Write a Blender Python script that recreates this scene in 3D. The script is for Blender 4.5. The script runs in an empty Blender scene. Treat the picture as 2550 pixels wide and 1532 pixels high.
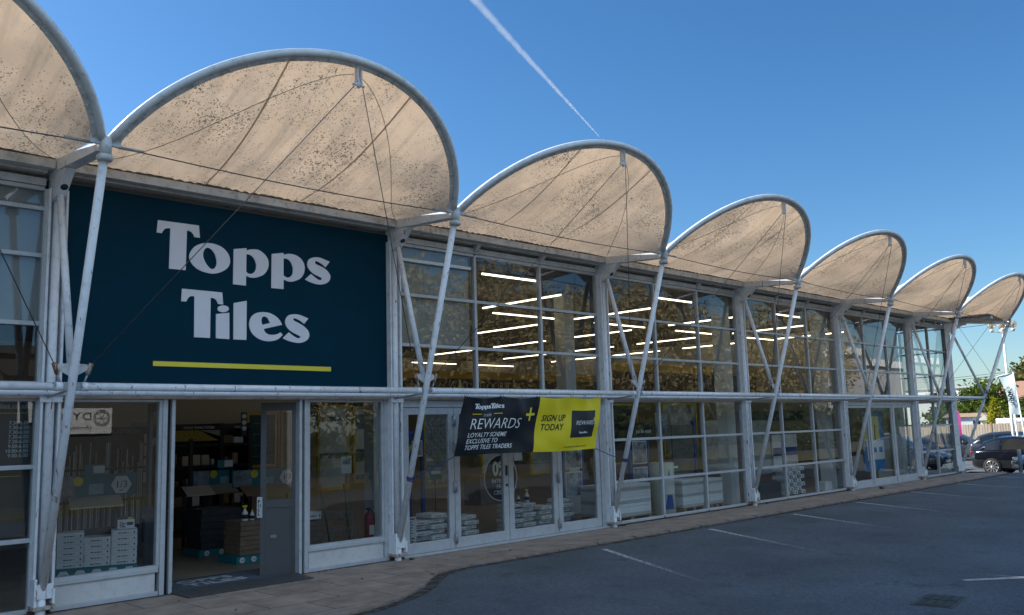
import bpy, bmesh, math, random
from mathutils import Vector, Matrix, Quaternion
rnd = random.Random(7)
R = math.radians
S = bpy.context.scene
COL = S.collection

# ------------------------------------------------------------------ camera
cam_d = bpy.data.cameras.new("camera"); cam = bpy.data.objects.new("camera", cam_d); COL.objects.link(cam)
CAMP = Vector((-3.3838, -10.9461, 1.8937))
yaw, pitch, roll = R(44.7471), R(7.8432), R(-1.6977)
f = Vector((math.sin(yaw)*math.cos(pitch), math.cos(yaw)*math.cos(pitch), math.sin(pitch)))
r0 = Vector((math.cos(yaw), -math.sin(yaw), 0)); u0 = r0.cross(f)
rv = r0*math.cos(roll)+u0*math.sin(roll); uv = -r0*math.sin(roll)+u0*math.cos(roll)
m = Matrix((rv, uv, -f)).transposed().to_4x4(); m.translation = CAMP
cam.matrix_world = m
cam_d.sensor_width = 36; cam_d.lens = 2213.036/2550*36
cam_d.clip_start = 0.05; cam_d.clip_end = 30000
S.camera = cam
# ------------------------------------------------------------------ light
SUN_EL = R(36.0)
sd = Vector((-3.2, 5.7, 0)).normalized()*math.cos(SUN_EL)+Vector((0, 0, math.sin(SUN_EL)))   # towards the sun
w = bpy.data.worlds.new("World"); S.world = w; w.use_nodes = True
nt = w.node_tree; bg = nt.nodes["Background"]
sky = nt.nodes.new("ShaderNodeTexSky"); sky.sky_type = 'NISHITA'; sky.sun_disc = False
sky.sun_elevation = SUN_EL; sky.sun_rotation = math.atan2(sd.x, sd.y)
sky.altitude = 0; sky.air_density = 1.0; sky.dust_density = 0.5; sky.ozone_density = 3.0
hs = nt.nodes.new("ShaderNodeHueSaturation"); hs.inputs['Saturation'].default_value = 1.17; hs.inputs['Value'].default_value = .80
tn = nt.nodes.new("ShaderNodeMix"); tn.data_type = 'RGBA'; tn.blend_type = 'MULTIPLY'; tn.inputs[0].default_value = 1; tn.inputs[7].default_value = (.76, .865, .95, 1); nt.links.new(sky.outputs[0], tn.inputs[6]); nt.links.new(tn.outputs[2], hs.inputs['Color']); 
# made-up bright cloud behind the photographer, added to lift the shaded front
tcw = nt.nodes.new("ShaderNodeTexCoord"); sxw = nt.nodes.new("ShaderNodeSeparateXYZ"); nt.links.new(tcw.outputs['Generated'], sxw.inputs[0])
def mr(src, a, b):
    q = nt.nodes.new("ShaderNodeMapRange"); q.interpolation_type = 'SMOOTHSTEP'; q.inputs[1].default_value = a; q.inputs[2].default_value = b; nt.links.new(src, q.inputs[0]); return q.outputs[0]
def mu(a, b):
    q = nt.nodes.new("ShaderNodeMath"); q.operation = 'MULTIPLY'
    for i, v in enumerate((a, b)):
        if isinstance(v, float): q.inputs[i].default_value = v
        else: nt.links.new(v, q.inputs[i])
    return q.outputs[0]
nzw = nt.nodes.new("ShaderNodeTexNoise"); nzw.inputs['Scale'].default_value = 2.6; nzw.inputs['Detail'].default_value = 7; nt.links.new(tcw.outputs['Generated'], nzw.inputs['Vector'])
cm_ = mu(mu(mr(sxw.outputs[1], -.02, -.45), mr(sxw.outputs[2], .22, .5)), mr(nzw.outputs['Fac'], .36, .62))
mxw = nt.nodes.new("ShaderNodeMix"); mxw.data_type = 'RGBA'; nt.links.new(cm_, mxw.inputs[0]); nt.links.new(hs.outputs[0], mxw.inputs[6]); mxw.inputs[7].default_value = (5.2, 7.3, 9.6, 1)
nt.links.new(mxw.outputs[2], bg.inputs[0])
bg.inputs[1].default_value = 0.085
sun_d = bpy.data.lights.new("sun", 'SUN'); sun = bpy.data.objects.new("sun", sun_d); COL.objects.link(sun)
sun_d.energy = 4.1; sun_d.angle = R(0.5); sun_d.color = (1.0, 0.93, 0.82)
sun.rotation_mode = 'QUATERNION'; sun.rotation_quaternion = (-sd).to_track_quat('-Z', 'Y'); sun.location = (0, 0, 30)
S.view_settings.view_transform = 'Standard'; S.view_settings.look = 'None'
S.view_settings.exposure = 1.28; S.view_settings.gamma = 1
S.cycles.use_denoising = True
S.cycles.max_bounces = 8; S.cycles.transparent_max_bounces = 12; S.cycles.caustics_reflective = False; S.cycles.caustics_refractive = False
S.cycles.sample_clamp_indirect = 4

# ------------------------------------------------------------------ materials
MATS = {}
def _new(name):
    ma = bpy.data.materials.new(name); ma.use_nodes = True
    n = ma.node_tree.nodes; n.clear(); out = n.new("ShaderNodeOutputMaterial")
    MATS[name] = ma
    return ma, n, ma.node_tree.links, out
def _noise(n, l, scale, detail=4, vec=None, rough=.6):
    t = n.new("ShaderNodeTexNoise"); t.inputs['Scale'].default_value = scale; t.inputs['Detail'].default_value = detail; t.inputs['Roughness'].default_value = rough
    if vec is not None: l.new(vec, t.inputs['Vector'])
    return t
def _ramp(n, l, src, a, b, ca=(0, 0, 0, 1), cb=(1, 1, 1, 1)):
    c = n.new("ShaderNodeValToRGB"); c.color_ramp.elements[0].position = a; c.color_ramp.elements[1].position = b
    c.color_ramp.elements[0].color = ca; c.color_ramp.elements[1].color = cb
    l.new(src, c.inputs[0]); return c
def _mix(n, l, fac, a, b, mode='MIX'):
    x = n.new("ShaderNodeMix"); x.data_type = 'RGBA'; x.blend_type = mode
    for i, v in ((0, fac), (6, a), (7, b)):
        if hasattr(v, 'is_linked') or hasattr(v, 'links'): l.new(v, x.inputs[i])
        elif i == 0: x.inputs[0].default_value = v
        else: x.inputs[i].default_value = (*v[:3], 1)
    return x.outputs[2]
def mat(name, col, rough=.5, metal=0, var=.12, vs=3., bump=0, bs=60., rust=0, dirt=0, spec=.5, coat=0, stretch=None):
    if name in MATS: return MATS[name]
    ma, n, l, out = _new(name)
    p = n.new("ShaderNodeBsdfPrincipled"); l.new(p.outputs[0], out.inputs[0])
    g = n.new("ShaderNodeNewGeometry"); pos = g.outputs['Position']
    if stretch:
        mp = n.new("ShaderNodeMapping"); mp.inputs['Scale'].default_value = stretch; l.new(pos, mp.inputs[0]); pos = mp.outputs[0]
    t = _noise(n, l, vs, 5, pos)
    rp = _ramp(n, l, t.outputs['Fac'], .3, .7)
    c = _mix(n, l, rp.outputs[0], [v*(1-var) for v in col], [min(1, v*(1+var)) for v in col])
    if dirt:
        t2 = _noise(n, l, 9, 8, pos, .7); r2 = _ramp(n, l, t2.outputs['Fac'], .5, .72, (0, 0, 0, 1), (dirt, dirt, dirt, 1))
        c = _mix(n, l, r2.outputs[0], c, (.12, .105, .085))
    if rust:
        mpr = n.new('ShaderNodeMapping'); mpr.inputs['Scale'].default_value = (1, 1, .22); l.new(pos, mpr.inputs[0]); t3 = _noise(n, l, 17, 6, mpr.outputs[0], .7); r3 = _ramp(n, l, t3.outputs['Fac'], .70-.1*rust, .76-.1*rust)
        c = _mix(n, l, r3.outputs[0], c, (.16, .06, .02))
    l.new(c, p.inputs['Base Color'])
    p.inputs['Roughness'].default_value = rough; p.inputs['Metallic'].default_value = metal
    p.inputs['Specular IOR Level'].default_value = spec; p.inputs['Coat Weight'].default_value = coat
    if bump:
        t4 = _noise(n, l, bs, 6, pos); b = n.new("ShaderNodeBump"); b.inputs['Strength'].default_value = bump; b.inputs['Distance'].default_value = .01
        l.new(t4.outputs['Fac'], b.inputs['Height']); l.new(b.outputs[0], p.inputs['Normal'])
    return ma
def emit(name, col, s):
    ma, n, l, out = _new(name)
    e = n.new("ShaderNodeEmission"); e.inputs[0].default_value = (*col, 1); e.inputs[1].default_value = s
    l.new(e.outputs[0], out.inputs[0]); return ma
def glass(name, tint=(.80, .83, .82), f0=.068, wob=.003):
    ma, n, l, out = _new(name)
    gg = n.new("ShaderNodeNewGeometry")      # Schlick reflectance of a pane (two surfaces), the same from either side
    dt = n.new("ShaderNodeVectorMath"); dt.operation = 'DOT_PRODUCT'; l.new(gg.outputs['Normal'], dt.inputs[0]); l.new(gg.outputs['Incoming'], dt.inputs[1])
    def mth(op, x, y=None, z=None):
        q = n.new("ShaderNodeMath"); q.operation = op
        for i, v in enumerate((x, y, z)):
            if v is None: continue
            if isinstance(v, (int, float)): q.inputs[i].default_value = v
            else: l.new(v, q.inputs[i])
        return q.outputs[0]
    c5 = mth('POWER', mth('SUBTRACT', 1.0, mth('ABSOLUTE', dt.outputs['Value'])), 4.2)
    refl = mth('MULTIPLY_ADD', c5, 1-f0, f0)
    tr = n.new("ShaderNodeBsdfTransparent"); tr.inputs[0].default_value = (*tint, 1)
    gl = n.new("ShaderNodeBsdfGlossy"); gl.inputs['Roughness'].default_value = .0; gl.inputs[0].default_value = (.95, .97, 1, 1)
    g = n.new("ShaderNodeNewGeometry"); t = _noise(n, l, 1.3, 2, g.outputs['Position'])
    b = n.new("ShaderNodeBump"); b.inputs['Strength'].default_value = wob; b.inputs['Distance'].default_value = .05
    l.new(t.outputs['Fac'], b.inputs['Height']); l.new(b.outputs[0], gl.inputs['Normal'])
    df = n.new("ShaderNodeBsdfDiffuse"); df.inputs[0].default_value = (.45, .43, .38, 1)
    t2 = _noise(n, l, 5, 6, g.outputs['Position'], .7); r2 = _ramp(n, l, t2.outputs['Fac'], .45, .8, (.002, .002, .002, 1), (.022, .022, .022, 1))
    m0 = n.new("ShaderNodeMixShader"); l.new(r2.outputs[0], m0.inputs[0]); l.new(tr.outputs[0], m0.inputs[1]); l.new(df.outputs[0], m0.inputs[2])
    mx = n.new("ShaderNodeMixShader"); l.new(refl, mx.inputs[0]); l.new(m0.outputs[0], mx.inputs[1]); l.new(gl.outputs[0], mx.inputs[2])
    l.new(mx.outputs[0], out.inputs[0]); return ma
def membrane_mat():
    ma, n, l, out = _new("membrane")
    g = n.new("ShaderNodeNewGeometry"); pos = g.outputs['Position']
    base = _noise(n, l, .9, 5, pos); rb = _ramp(n, l, base.outputs['Fac'], .3, .72, (.77, .675, .575, 1), (.85, .765, .67, 1))
    v = n.new("ShaderNodeTexVoronoi"); v.inputs['Scale'].default_value = 44; v.inputs['Randomness'].default_value = 1
    mp = n.new("ShaderNodeMapping"); mp.inputs['Scale'].default_value = (1.0, .75, 1.5); mp.inputs['Rotation'].default_value = (R(20), R(25), 0)
    l.new(pos, mp.inputs[0]); wn = _noise(n, l, 9, 3, mp.outputs[0])
    add = n.new("ShaderNodeVectorMath"); add.operation = 'MULTIPLY_ADD'; l.new(wn.outputs['Color'], add.inputs[0]); add.inputs[1].default_value = (.10, .10, .10); l.new(mp.outputs[0], add.inputs[2])
    l.new(add.outputs[0], v.inputs['Vector'])
    # mildew: spots whose size follows a large noise, so they gather in clouds
    den = _noise(n, l, .75, 4, pos, .65); rd = _ramp(n, l, den.outputs['Fac'], .34, .64, (.12, .12, .12, 1), (.74, .74, .74, 1))
    cell = n.new("ShaderNodeMath"); cell.operation = 'MULTIPLY'; l.new(rd.outputs[0], cell.inputs[0])
    sep = n.new("ShaderNodeSeparateColor"); l.new(v.outputs['Color'], sep.inputs[0]); l.new(sep.outputs[0], cell.inputs[1])
    lt = n.new("ShaderNodeMath"); lt.operation = 'SUBTRACT'; l.new(cell.outputs[0], lt.inputs[0]); l.new(v.outputs['Distance'], lt.inputs[1])
    rs = _ramp(n, l, lt.outputs[0], .0, .06)
    sm = _noise(n, l, .62, 8, pos, .68); rsm = _ramp(n, l, sm.outputs['Fac'], .42, .75, (0, 0, 0, 1), (.75, .75, .75, 1))
    c = _mix(n, l, rsm.outputs[0], rb.outputs[0], (.56, .51, .455))
    mps = n.new("ShaderNodeMapping"); mps.inputs['Scale'].default_value = (5.5, .55, .55); l.new(pos, mps.inputs[0]); sn = _noise(n, l, 1., 6, mps.outputs[0], .65); rsn = _ramp(n, l, sn.outputs['Fac'], .50, .74, (0, 0, 0, 1), (.55, .55, .55, 1)); c = _mix(n, l, rsn.outputs[0], c, (.50, .455, .41))
    c = _mix(n, l, rs.outputs[0], c, (.34, .315, .285))
    df = n.new("ShaderNodeBsdfDiffuse"); tl = n.new("ShaderNodeBsdfTranslucent")
    l.new(c, df.inputs[0]); l.new(c, tl.inputs[0])
    mx = n.new("ShaderNodeMixShader"); mx.inputs[0].default_value = .50
    l.new(df.outputs[0], mx.inputs[1]); l.new(tl.outputs[0], mx.inputs[2]); l.new(mx.outputs[0], out.inputs[0]); return ma
def leaf_mat(name, a, b, tr=.4):
    ma, n, l, out = _new(name)
    g = n.new("ShaderNodeNewGeometry")
    t = _noise(n, l, .9, 3, g.outputs['Position']); t2 = _noise(n, l, 11, 2, g.outputs['Position'])
    ad = n.new("ShaderNodeMath"); ad.operation = 'MULTIPLY_ADD'; l.new(t2.outputs['Fac'], ad.inputs[0]); ad.inputs[1].default_value = .7; l.new(t.outputs['Fac'], ad.inputs[2])
    rp = _ramp(n, l, ad.outputs[0], .6, 1.05, (*a, 1), (*b, 1))
    df = n.new("ShaderNodeBsdfDiffuse"); tl = n.new("ShaderNodeBsdfTranslucent"); l.new(rp.outputs[0], df.inputs[0]); l.new(rp.outputs[0], tl.inputs[0])
    mx = n.new("ShaderNodeMixShader"); mx.inputs[0].default_value = tr; l.new(df.outputs[0], mx.inputs[1]); l.new(tl.outputs[0], mx.inputs[2]); l.new(mx.outputs[0], out.inputs[0]); return ma
def asphalt_mat():
    ma, n, l, out = _new("asphalt")
    p = n.new("ShaderNodeBsdfPrincipled"); l.new(p.outputs[0], out.inputs[0])
    g = n.new("ShaderNodeNewGeometry"); pos = g.outputs['Position']
    big = _noise(n, l, .55, 6, pos, .6); fine = _noise(n, l, 55, 3, pos, .9); mid = _noise(n, l, 14, 6, pos, .8)
    c = _ramp(n, l, big.outputs['Fac'], .35, .68, (.062, .072, .085, 1), (.096, .110, .127, 1)).outputs[0]
    rf = _ramp(n, l, fine.outputs['Fac'], .32, .72, (.25, .25, .25, 1), (2.1, 2.1, 2.1, 1)); c = _mix(n, l, 1., c, rf.outputs[0], 'MULTIPLY')
    rm = _ramp(n, l, mid.outputs['Fac'], .35, .7, (.62, .62, .62, 1), (1.4, 1.4, 1.4, 1)); c = _mix(n, l, 1., c, rm.outputs[0], 'MULTIPLY')
    st = _noise(n, l, 1.7, 5, pos, .6); rs = _ramp(n, l, st.outputs['Fac'], .58, .70, (0, 0, 0, 1), (.55, .55, .55, 1)); c = _mix(n, l, rs.outputs[0], c, (.030, .032, .038))
    cn = _noise(n, l, 1.1, 5, pos, .6); ca_ = n.new("ShaderNodeVectorMath"); ca_.operation = 'MULTIPLY_ADD'; l.new(cn.outputs['Color'], ca_.inputs[0]); ca_.inputs[1].default_value = (1.6, 1.6, 0); l.new(pos, ca_.inputs[2])
    ve = n.new("ShaderNodeTexVoronoi"); ve.feature = 'DISTANCE_TO_EDGE'; ve.inputs['Scale'].default_value = .28; l.new(ca_.outputs[0], ve.inputs['Vector'])
    re_ = _ramp(n, l, ve.outputs['Distance'], .0015, .004, (.7, .7, .7, 1), (0, 0, 0, 1)); cmk = _noise(n, l, .35, 2, pos); rk = _ramp(n, l, cmk.outputs['Fac'], .48, .56); c = _mix(n, l, _mix(n, l, 1., re_.outputs[0], rk.outputs[0], 'MULTIPLY'), c, (.02, .02, .022))
    vv = n.new("ShaderNodeTexVoronoi"); vv.inputs['Scale'].default_value = 3.1; l.new(pos, vv.inputs['Vector'])
    rv_ = _ramp(n, l, vv.outputs['Distance'], .012, .03, (.8, .8, .8, 1), (0, 0, 0, 1)); c = _mix(n, l, rv_.outputs[0], c, (.32, .31, .29))
    l.new(c, p.inputs['Base Color']); p.inputs['Roughness'].default_value = .85
    b = n.new("ShaderNodeBump"); b.inputs['Strength'].default_value = .5; b.inputs['Distance'].default_value = .006; l.new(fine.outputs['Fac'], b.inputs['Height']); l.new(b.outputs[0], p.inputs['Normal'])
    return ma
def slab_mat():
    ma, n, l, out = _new("paving")
    p = n.new("ShaderNodeBsdfPrincipled"); l.new(p.outputs[0], out.inputs[0])
    g = n.new("ShaderNodeNewGeometry"); pos = g.outputs['Position']
    br = n.new("ShaderNodeTexBrick"); l.new(pos, br.inputs['Vector']); br.offset = .5
    br.inputs['Scale'].default_value = 1; br.inputs['Brick Width'].default_value = .9; br.inputs['Row Height'].default_value = .6; br.inputs['Mortar Size'].default_value = .008
    br.inputs['Color1'].default_value = (.29, .225, .18, 1); br.inputs['Color2'].default_value = (.335, .265, .215, 1); br.inputs['Mortar'].default_value = (.07, .06, .055, 1)
    t = _noise(n, l, 2.5, 7, pos, .65); rp = _ramp(n, l, t.outputs['Fac'], .3, .7, (.62, .6, .6, 1), (1.2, 1.2, 1.2, 1)); c = _mix(n, l, 1., br.outputs[0], rp.outputs[0], 'MULTIPLY')
    t2 = _noise(n, l, 90, 3, pos); r2 = _ramp(n, l, t2.outputs['Fac'], .3, .7, (.85, .85, .85, 1), (1.15, 1.15, 1.15, 1)); c = _mix(n, l, 1., c, r2.outputs[0], 'MULTIPLY')
    vv = n.new("ShaderNodeTexVoronoi"); vv.inputs['Scale'].default_value = 2.2; l.new(pos, vv.inputs['Vector'])
    rg = _ramp(n, l, vv.outputs['Distance'], .02, .035, (.7, .7, .7, 1), (0, 0, 0, 1)); c = _mix(n, l, rg.outputs[0], c, (.09, .08, .075))
    l.new(c, p.inputs['Base Color']); p.inputs['Roughness'].default_value = .8
    b = n.new("ShaderNodeBump"); b.inputs['Strength'].default_value = .3; b.inputs['Distance'].default_value = .01; l.new(br.outputs['Fac'], b.inputs['Height']); b.invert = True; l.new(b.outputs[0], p.inputs['Normal'])
    return ma

STEEL = mat("white_steel", (.80, .82, .85), .32, var=.05, vs=2.5, rust=.95, dirt=.3)
STEELD = mat("weathered_white_steel", (.60, .60, .60), .45, var=.15, vs=4, rust=.5, dirt=.7)
GALV = mat("galvanised_steel", (.36, .38, .41), .4, .3, .2, 8, rust=.5, dirt=.6)
RUST = mat("rusty_white_steel", (.42, .38, .34), .6, var=.3, vs=12, rust=1.6)
SOCK = mat("rusted_socket", (.45, .36, .30), .7, var=.3, vs=18, rust=2.2)
CABLE = mat("steel_cable", (.11, .11, .115), .4, .5)
ALU = mat("grey_aluminium", (.50, .52, .54), .42, .1, .07, 5, dirt=.25)
ALUD = mat("dark_grey_aluminium", (.075, .08, .085), .45, .1, .1)
PANELG = mat("grey_panel", (.62, .61, .60), .5, var=.07, vs=2, dirt=.2)
SOFF = mat("soffit", (.55, .53, .51), .6, var=.15, dirt=.5)
NAVY = mat("navy_sign", (.0010, .034, .058), .6, var=.10, vs=1.5, spec=.08)
LETTER = mat("white_letter", (.80, .80, .84), .5, var=.03)
YELLOW = mat("sign_yellow", (.85, .72, .06), .5, var=.05)
BYEL = mat("banner_yellow", (.75, .60, .008), .5, var=.05)
BBLK = mat("banner_navy", (.012, .017, .026), .45, var=.2, vs=6)
WHITE = mat("white_print", (.82, .82, .81), .5, var=.03)
BLACK = mat("black_plastic", (.012, .012, .013), .45, var=.1)
TEAL = mat("teal_print", (.02, .19, .23), .5, var=.08)
TYEL = mat("yellow_print", (.75, .62, .03), .5, var=.05)
GOLD = mat("mustard_frame", (.52, .33, .03), .5, var=.08)
BLUE = mat("blue_print", (.03, .08, .32), .5, var=.1)
CARTON = mat("white_carton", (.86, .86, .86), .6, var=.06, vs=8)
BROWN = mat("brown_carton", (.22, .15, .10), .7, var=.2, vs=7)
DARKBOX = mat("dark_carton", (.03, .032, .038), .6, var=.3, vs=6)
TIMBER = mat("pallet_timber", (.32, .22, .13), .75, var=.25, vs=9, stretch=(3, 3, 12))
CREAM = mat("cream_tile", (.58, .54, .47), .3, var=.08)
STONE = mat("grey_marble", (.40, .40, .39), .3, var=.25, vs=3.5)
FLOORM = mat("shop_floor", (.26, .20, .15), .45, var=.15, vs=2)
WALLIN = mat("inside_wall", (.40, .36, .30), .8, var=.05)
DARKIN = mat("inside_dark", (.055, .05, .045), .8, var=.1)
GLASS = glass("pane")
def seam_mat():
    ma, n, l, out = _new("seam_tape"); df = n.new("ShaderNodeBsdfDiffuse"); tl = n.new("ShaderNodeBsdfTranslucent"); df.inputs[0].default_value = tl.inputs[0].default_value = (.50, .44, .38, 1)
    mx = n.new("ShaderNodeMixShader"); mx.inputs[0].default_value = .5; l.new(df.outputs[0], mx.inputs[1]); l.new(tl.outputs[0], mx.inputs[2]); l.new(mx.outputs[0], out.inputs[0]); return ma
SEAM = seam_mat()
ma, n, l, out = _new("banner_weave"); p_ = n.new("ShaderNodeBsdfPrincipled"); l.new(p_.outputs[0], out.inputs[0]); g_ = n.new("ShaderNodeNewGeometry"); mp_ = n.new("ShaderNodeMapping"); mp_.inputs['Rotation'].default_value = (R(90), 0, 0); mp2 = n.new("ShaderNodeMapping"); mp2.inputs['Rotation'].default_value = (0, 0, R(45)); l.new(g_.outputs['Position'], mp_.inputs[0]); l.new(mp_.outputs[0], mp2.inputs[0])
b_ = n.new("ShaderNodeTexBrick"); b_.inputs['Scale'].default_value = 9; b_.inputs['Color1'].default_value = (.010, .016, .026, 1); b_.inputs['Color2'].default_value = (.015, .022, .034, 1); b_.inputs['Mortar'].default_value = (.004, .007, .012, 1); b_.inputs['Mortar Size'].default_value = .05; l.new(mp2.outputs[0], b_.inputs[0]); l.new(b_.outputs[0], p_.inputs['Base Color']); p_.inputs['Roughness'].default_value = .38; p_.inputs['Specular IOR Level'].default_value = .3
BWEAVE = ma
MEMB = membrane_mat(); ASPH = asphalt_mat(); SLAB = slab_mat()

# ------------------------------------------------------------------ mesh helper
class MB:
    def __init__(s): s.bm = bmesh.new()
    def box(s, x0, y0, z0, x1, y1, z1, bev=0, M=None):
        vs = [s.bm.verts.new((x, y, z)) for x in (x0, x1) for y in (y0, y1) for z in (z0, z1)]
        if M is not None:
            for v in vs: v.co = M @ v.co
        fs = [s.bm.faces.new([vs[i] for i in q]) for q in ((0, 1, 3, 2), (4, 6, 7, 5), (0, 4, 5, 1), (2, 3, 7, 6), (0, 2, 6, 4), (1, 5, 7, 3))]
        if bev: bmesh.ops.bevel(s.bm, geom=list({e for fc in fs for e in fc.edges}), offset=bev, segments=2, affect='EDGES', profile=.5)
        return s
    def rings(s, rings, closed=True, caps=True, smooth=True):
        rr = [[s.bm.verts.new(p) for p in ring] for ring in rings]
        n = len(rr[0])
        for a, b in zip(rr, rr[1:]):
            for i in range(n if closed else n-1):
                j = (i+1) % n
                try: fc = s.bm.faces.new((a[i], a[j], b[j], b[i])); fc.smooth = smooth
                except ValueError: pass
        if caps and closed:
            for q in (rr[0][::-1], rr[-1]):
                try: s.bm.faces.new(q)
                except ValueError: pass
        return s
    def tube(s, pts, r, seg=12, caps=True):
        pts = [Vector(p) for p in pts]; rings = []; pu = None
        for i, p in enumerate(pts):
            t = (pts[min(i+1, len(pts)-1)]-pts[max(i-1, 0)]).normalized()
            if pu is None: pu = Vector((0, 0, 1)) if abs(t.z) < .9 else Vector((1, 0, 0))
            a = (pu-t*pu.dot(t)).normalized(); b = t.cross(a); pu = a
            ri = r[i] if isinstance(r, (list, tuple)) else r
            rings.append([p+(a*math.cos(k*2*math.pi/seg)+b*math.sin(k*2*math.pi/seg))*ri for k in range(seg)])
        return s.rings(rings, True, caps)
    def lathe(s, prof, at=(0, 0, 0), seg=16, M=None):
        at = Vector(at); M = M or Matrix.Identity(4)
        return s.rings([[at+(M @ Vector((r*math.cos(k*2*math.pi/seg), r*math.sin(k*2*math.pi/seg), z))) for k in range(seg)] for r, z in prof])
    def prism(s, poly, d, smooth=False):
        """poly: list of 3d points (planar), extruded by vector d"""
        d = Vector(d); a = [s.bm.verts.new(p) for p in poly]; b = [s.bm.verts.new(Vector(p)+d) for p in poly]
        n = len(a)
        s.bm.faces.new(a); s.bm.faces.new(b[::-1])
        for i in range(n): s.bm.faces.new((a[i], b[i], b[(i+1) % n], a[(i+1) % n])).smooth = smooth
        return s
    def poly(s, pts): s.bm.faces.new([s.bm.verts.new(p) for p in pts]); return s
    def grid(s, fn, nu, nv, smooth=True, cyc=False):
        V = [[s.bm.verts.new(fn(i/nu, j/nv)) for j in range(nv+1)] for i in range(nu+1)]
        for i in range(nu):
            for j in range(nv):
                fc = s.bm.faces.new((V[i][j], V[i+1][j], V[i+1][j+1], V[i][j+1])); fc.smooth = smooth
        return s
    def shell(s, fn, nu, nv, th):
        def off(u, v):
            e = 1e-3; a = Vector(fn(min(u+e, 1), v))-Vector(fn(max(u-e, 0), v)); b = Vector(fn(u, min(v+e, 1)))-Vector(fn(u, max(v-e, 0)))
            nn = a.cross(b); return Vector(fn(u, v))+(nn.normalized()*th if nn.length > 1e-12 else Vector((0, 0, th)))
        s.grid(fn, nu, nv); s.grid(off, nu, nv); return s
    def addmesh(s, me, M):
        n0 = len(s.bm.verts); s.bm.from_mesh(me); s.bm.verts.ensure_lookup_table()
        for v in s.bm.verts[n0:]: v.co = M @ v.co
        return s
    def build(s, name, ma, parent=None, xf=None, world=True, recalc=True):
        if xf is not None: bmesh.ops.transform(s.bm, matrix=xf, verts=s.bm.verts)
        if parent is not None and world: bmesh.ops.transform(s.bm, matrix=WM(parent).inverted(), verts=s.bm.verts)
        if recalc: bmesh.ops.recalc_face_normals(s.bm, faces=s.bm.faces)
        me = bpy.data.meshes.new(name); s.bm.to_mesh(me); s.bm.free()
        for x in (ma if isinstance(ma, (list, tuple)) else [ma]): me.materials.append(x)
        o = bpy.data.objects.new(name, me); COL.objects.link(o)
        if parent is not None: o.parent = parent
        return o
def WM(o):
    mm = Matrix.LocRotScale(o.location, o.rotation_euler, o.scale)
    return WM(o.parent) @ mm if o.parent else mm
def thing(name, label, cat, loc=(0, 0, 0), rz=0, group=None):
    o = bpy.data.objects.new(name, None); COL.objects.link(o); o.location = loc; o.rotation_euler = (0, 0, rz)
    o.empty_display_size = .1
    return tag(o, label, cat, group)
def tag(o, label, cat, group=None, kind=None):
    o['label'] = label; o['category'] = cat
    if group: o['group'] = group
    if kind: o['kind'] = kind
    return o
def struct(o, kind='structure', label=None):
    o['kind'] = kind
    if label: o['label'] = label
    return o
def base(o):
    """move a one-mesh thing's origin to its base"""
    me = o.data; xs = [v.co for v in me.vertices]
    c = Vector((sum(v.x for v in xs)/len(xs), sum(v.y for v in xs)/len(xs), min(v.z for v in xs)))
    me.transform(Matrix.Translation(-c)); o.location = c; return o
def dup(o, loc, rz=None, label=None, parent=None):
    c = o.copy(); COL.objects.link(c); c.parent = parent
    if parent is None:
        c.location = loc
        if rz is not None: c.rotation_euler = (0, 0, rz)
        if label: c['label'] = label
    for ch in o.children: dup(ch, None, parent=c)
    return c
# text ---------------------------------------------------------------
_tc = {}
def text_mesh(s, bold=0., shear=0., ext=.004, align='LEFT', space=1.):
    k = (s, bold, shear, ext, align, space)
    if k in _tc: return _tc[k]
    cu = bpy.data.curves.new("lettering", 'FONT'); cu.body = s; cu.size = 1; cu.offset = bold; cu.shear = shear; cu.extrude = ext; cu.align_x = align; cu.resolution_u = 3; cu.space_character = space
    ob = bpy.data.objects.new("lettering", cu); COL.objects.link(ob)
    me = bpy.data.meshes.new_from_object(ob); bpy.data.objects.remove(ob); bpy.data.curves.remove(cu)
    _tc[k] = me; return me
def frame_M(o, xd, zd):
    """matrix mapping text (x right, y up, z out) on a plane through o; xd right, zd up"""
    xd = Vector(xd).normalized(); zd = Vector(zd).normalized(); n = xd.cross(zd)
    mm = Matrix((xd, zd, n)).transposed().to_4x4(); mm.translation = Vector(o); return mm
def put_text(mb, s, o, size, xd=(1, 0, 0), zd=(0, 0, 1), wx=1., **kw):
    me = text_mesh(s, **{**dict(ext=.003/size), **kw})
    mb.addmesh(me, frame_M(o, xd, zd) @ Matrix.Diagonal((size*wx, size, size, 1))); return mb
def curve_mesh(loops, ext):
    cu = bpy.data.curves.new("outline", 'CURVE'); cu.dimensions = '2D'; cu.fill_mode = 'BOTH'; cu.extrude = ext
    for lp in loops:
        sp = cu.splines.new('POLY'); sp.points.add(len(lp)-1); sp.use_cyclic_u = True
        for pt, (a, b) in zip(sp.points, lp): pt.co = (a, b, 0, 1)
    ob = bpy.data.objects.new("outline", cu); COL.objects.link(ob)
    me = bpy.data.meshes.new_from_object(ob); bpy.data.objects.remove(ob); bpy.data.curves.remove(cu); return me
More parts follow.
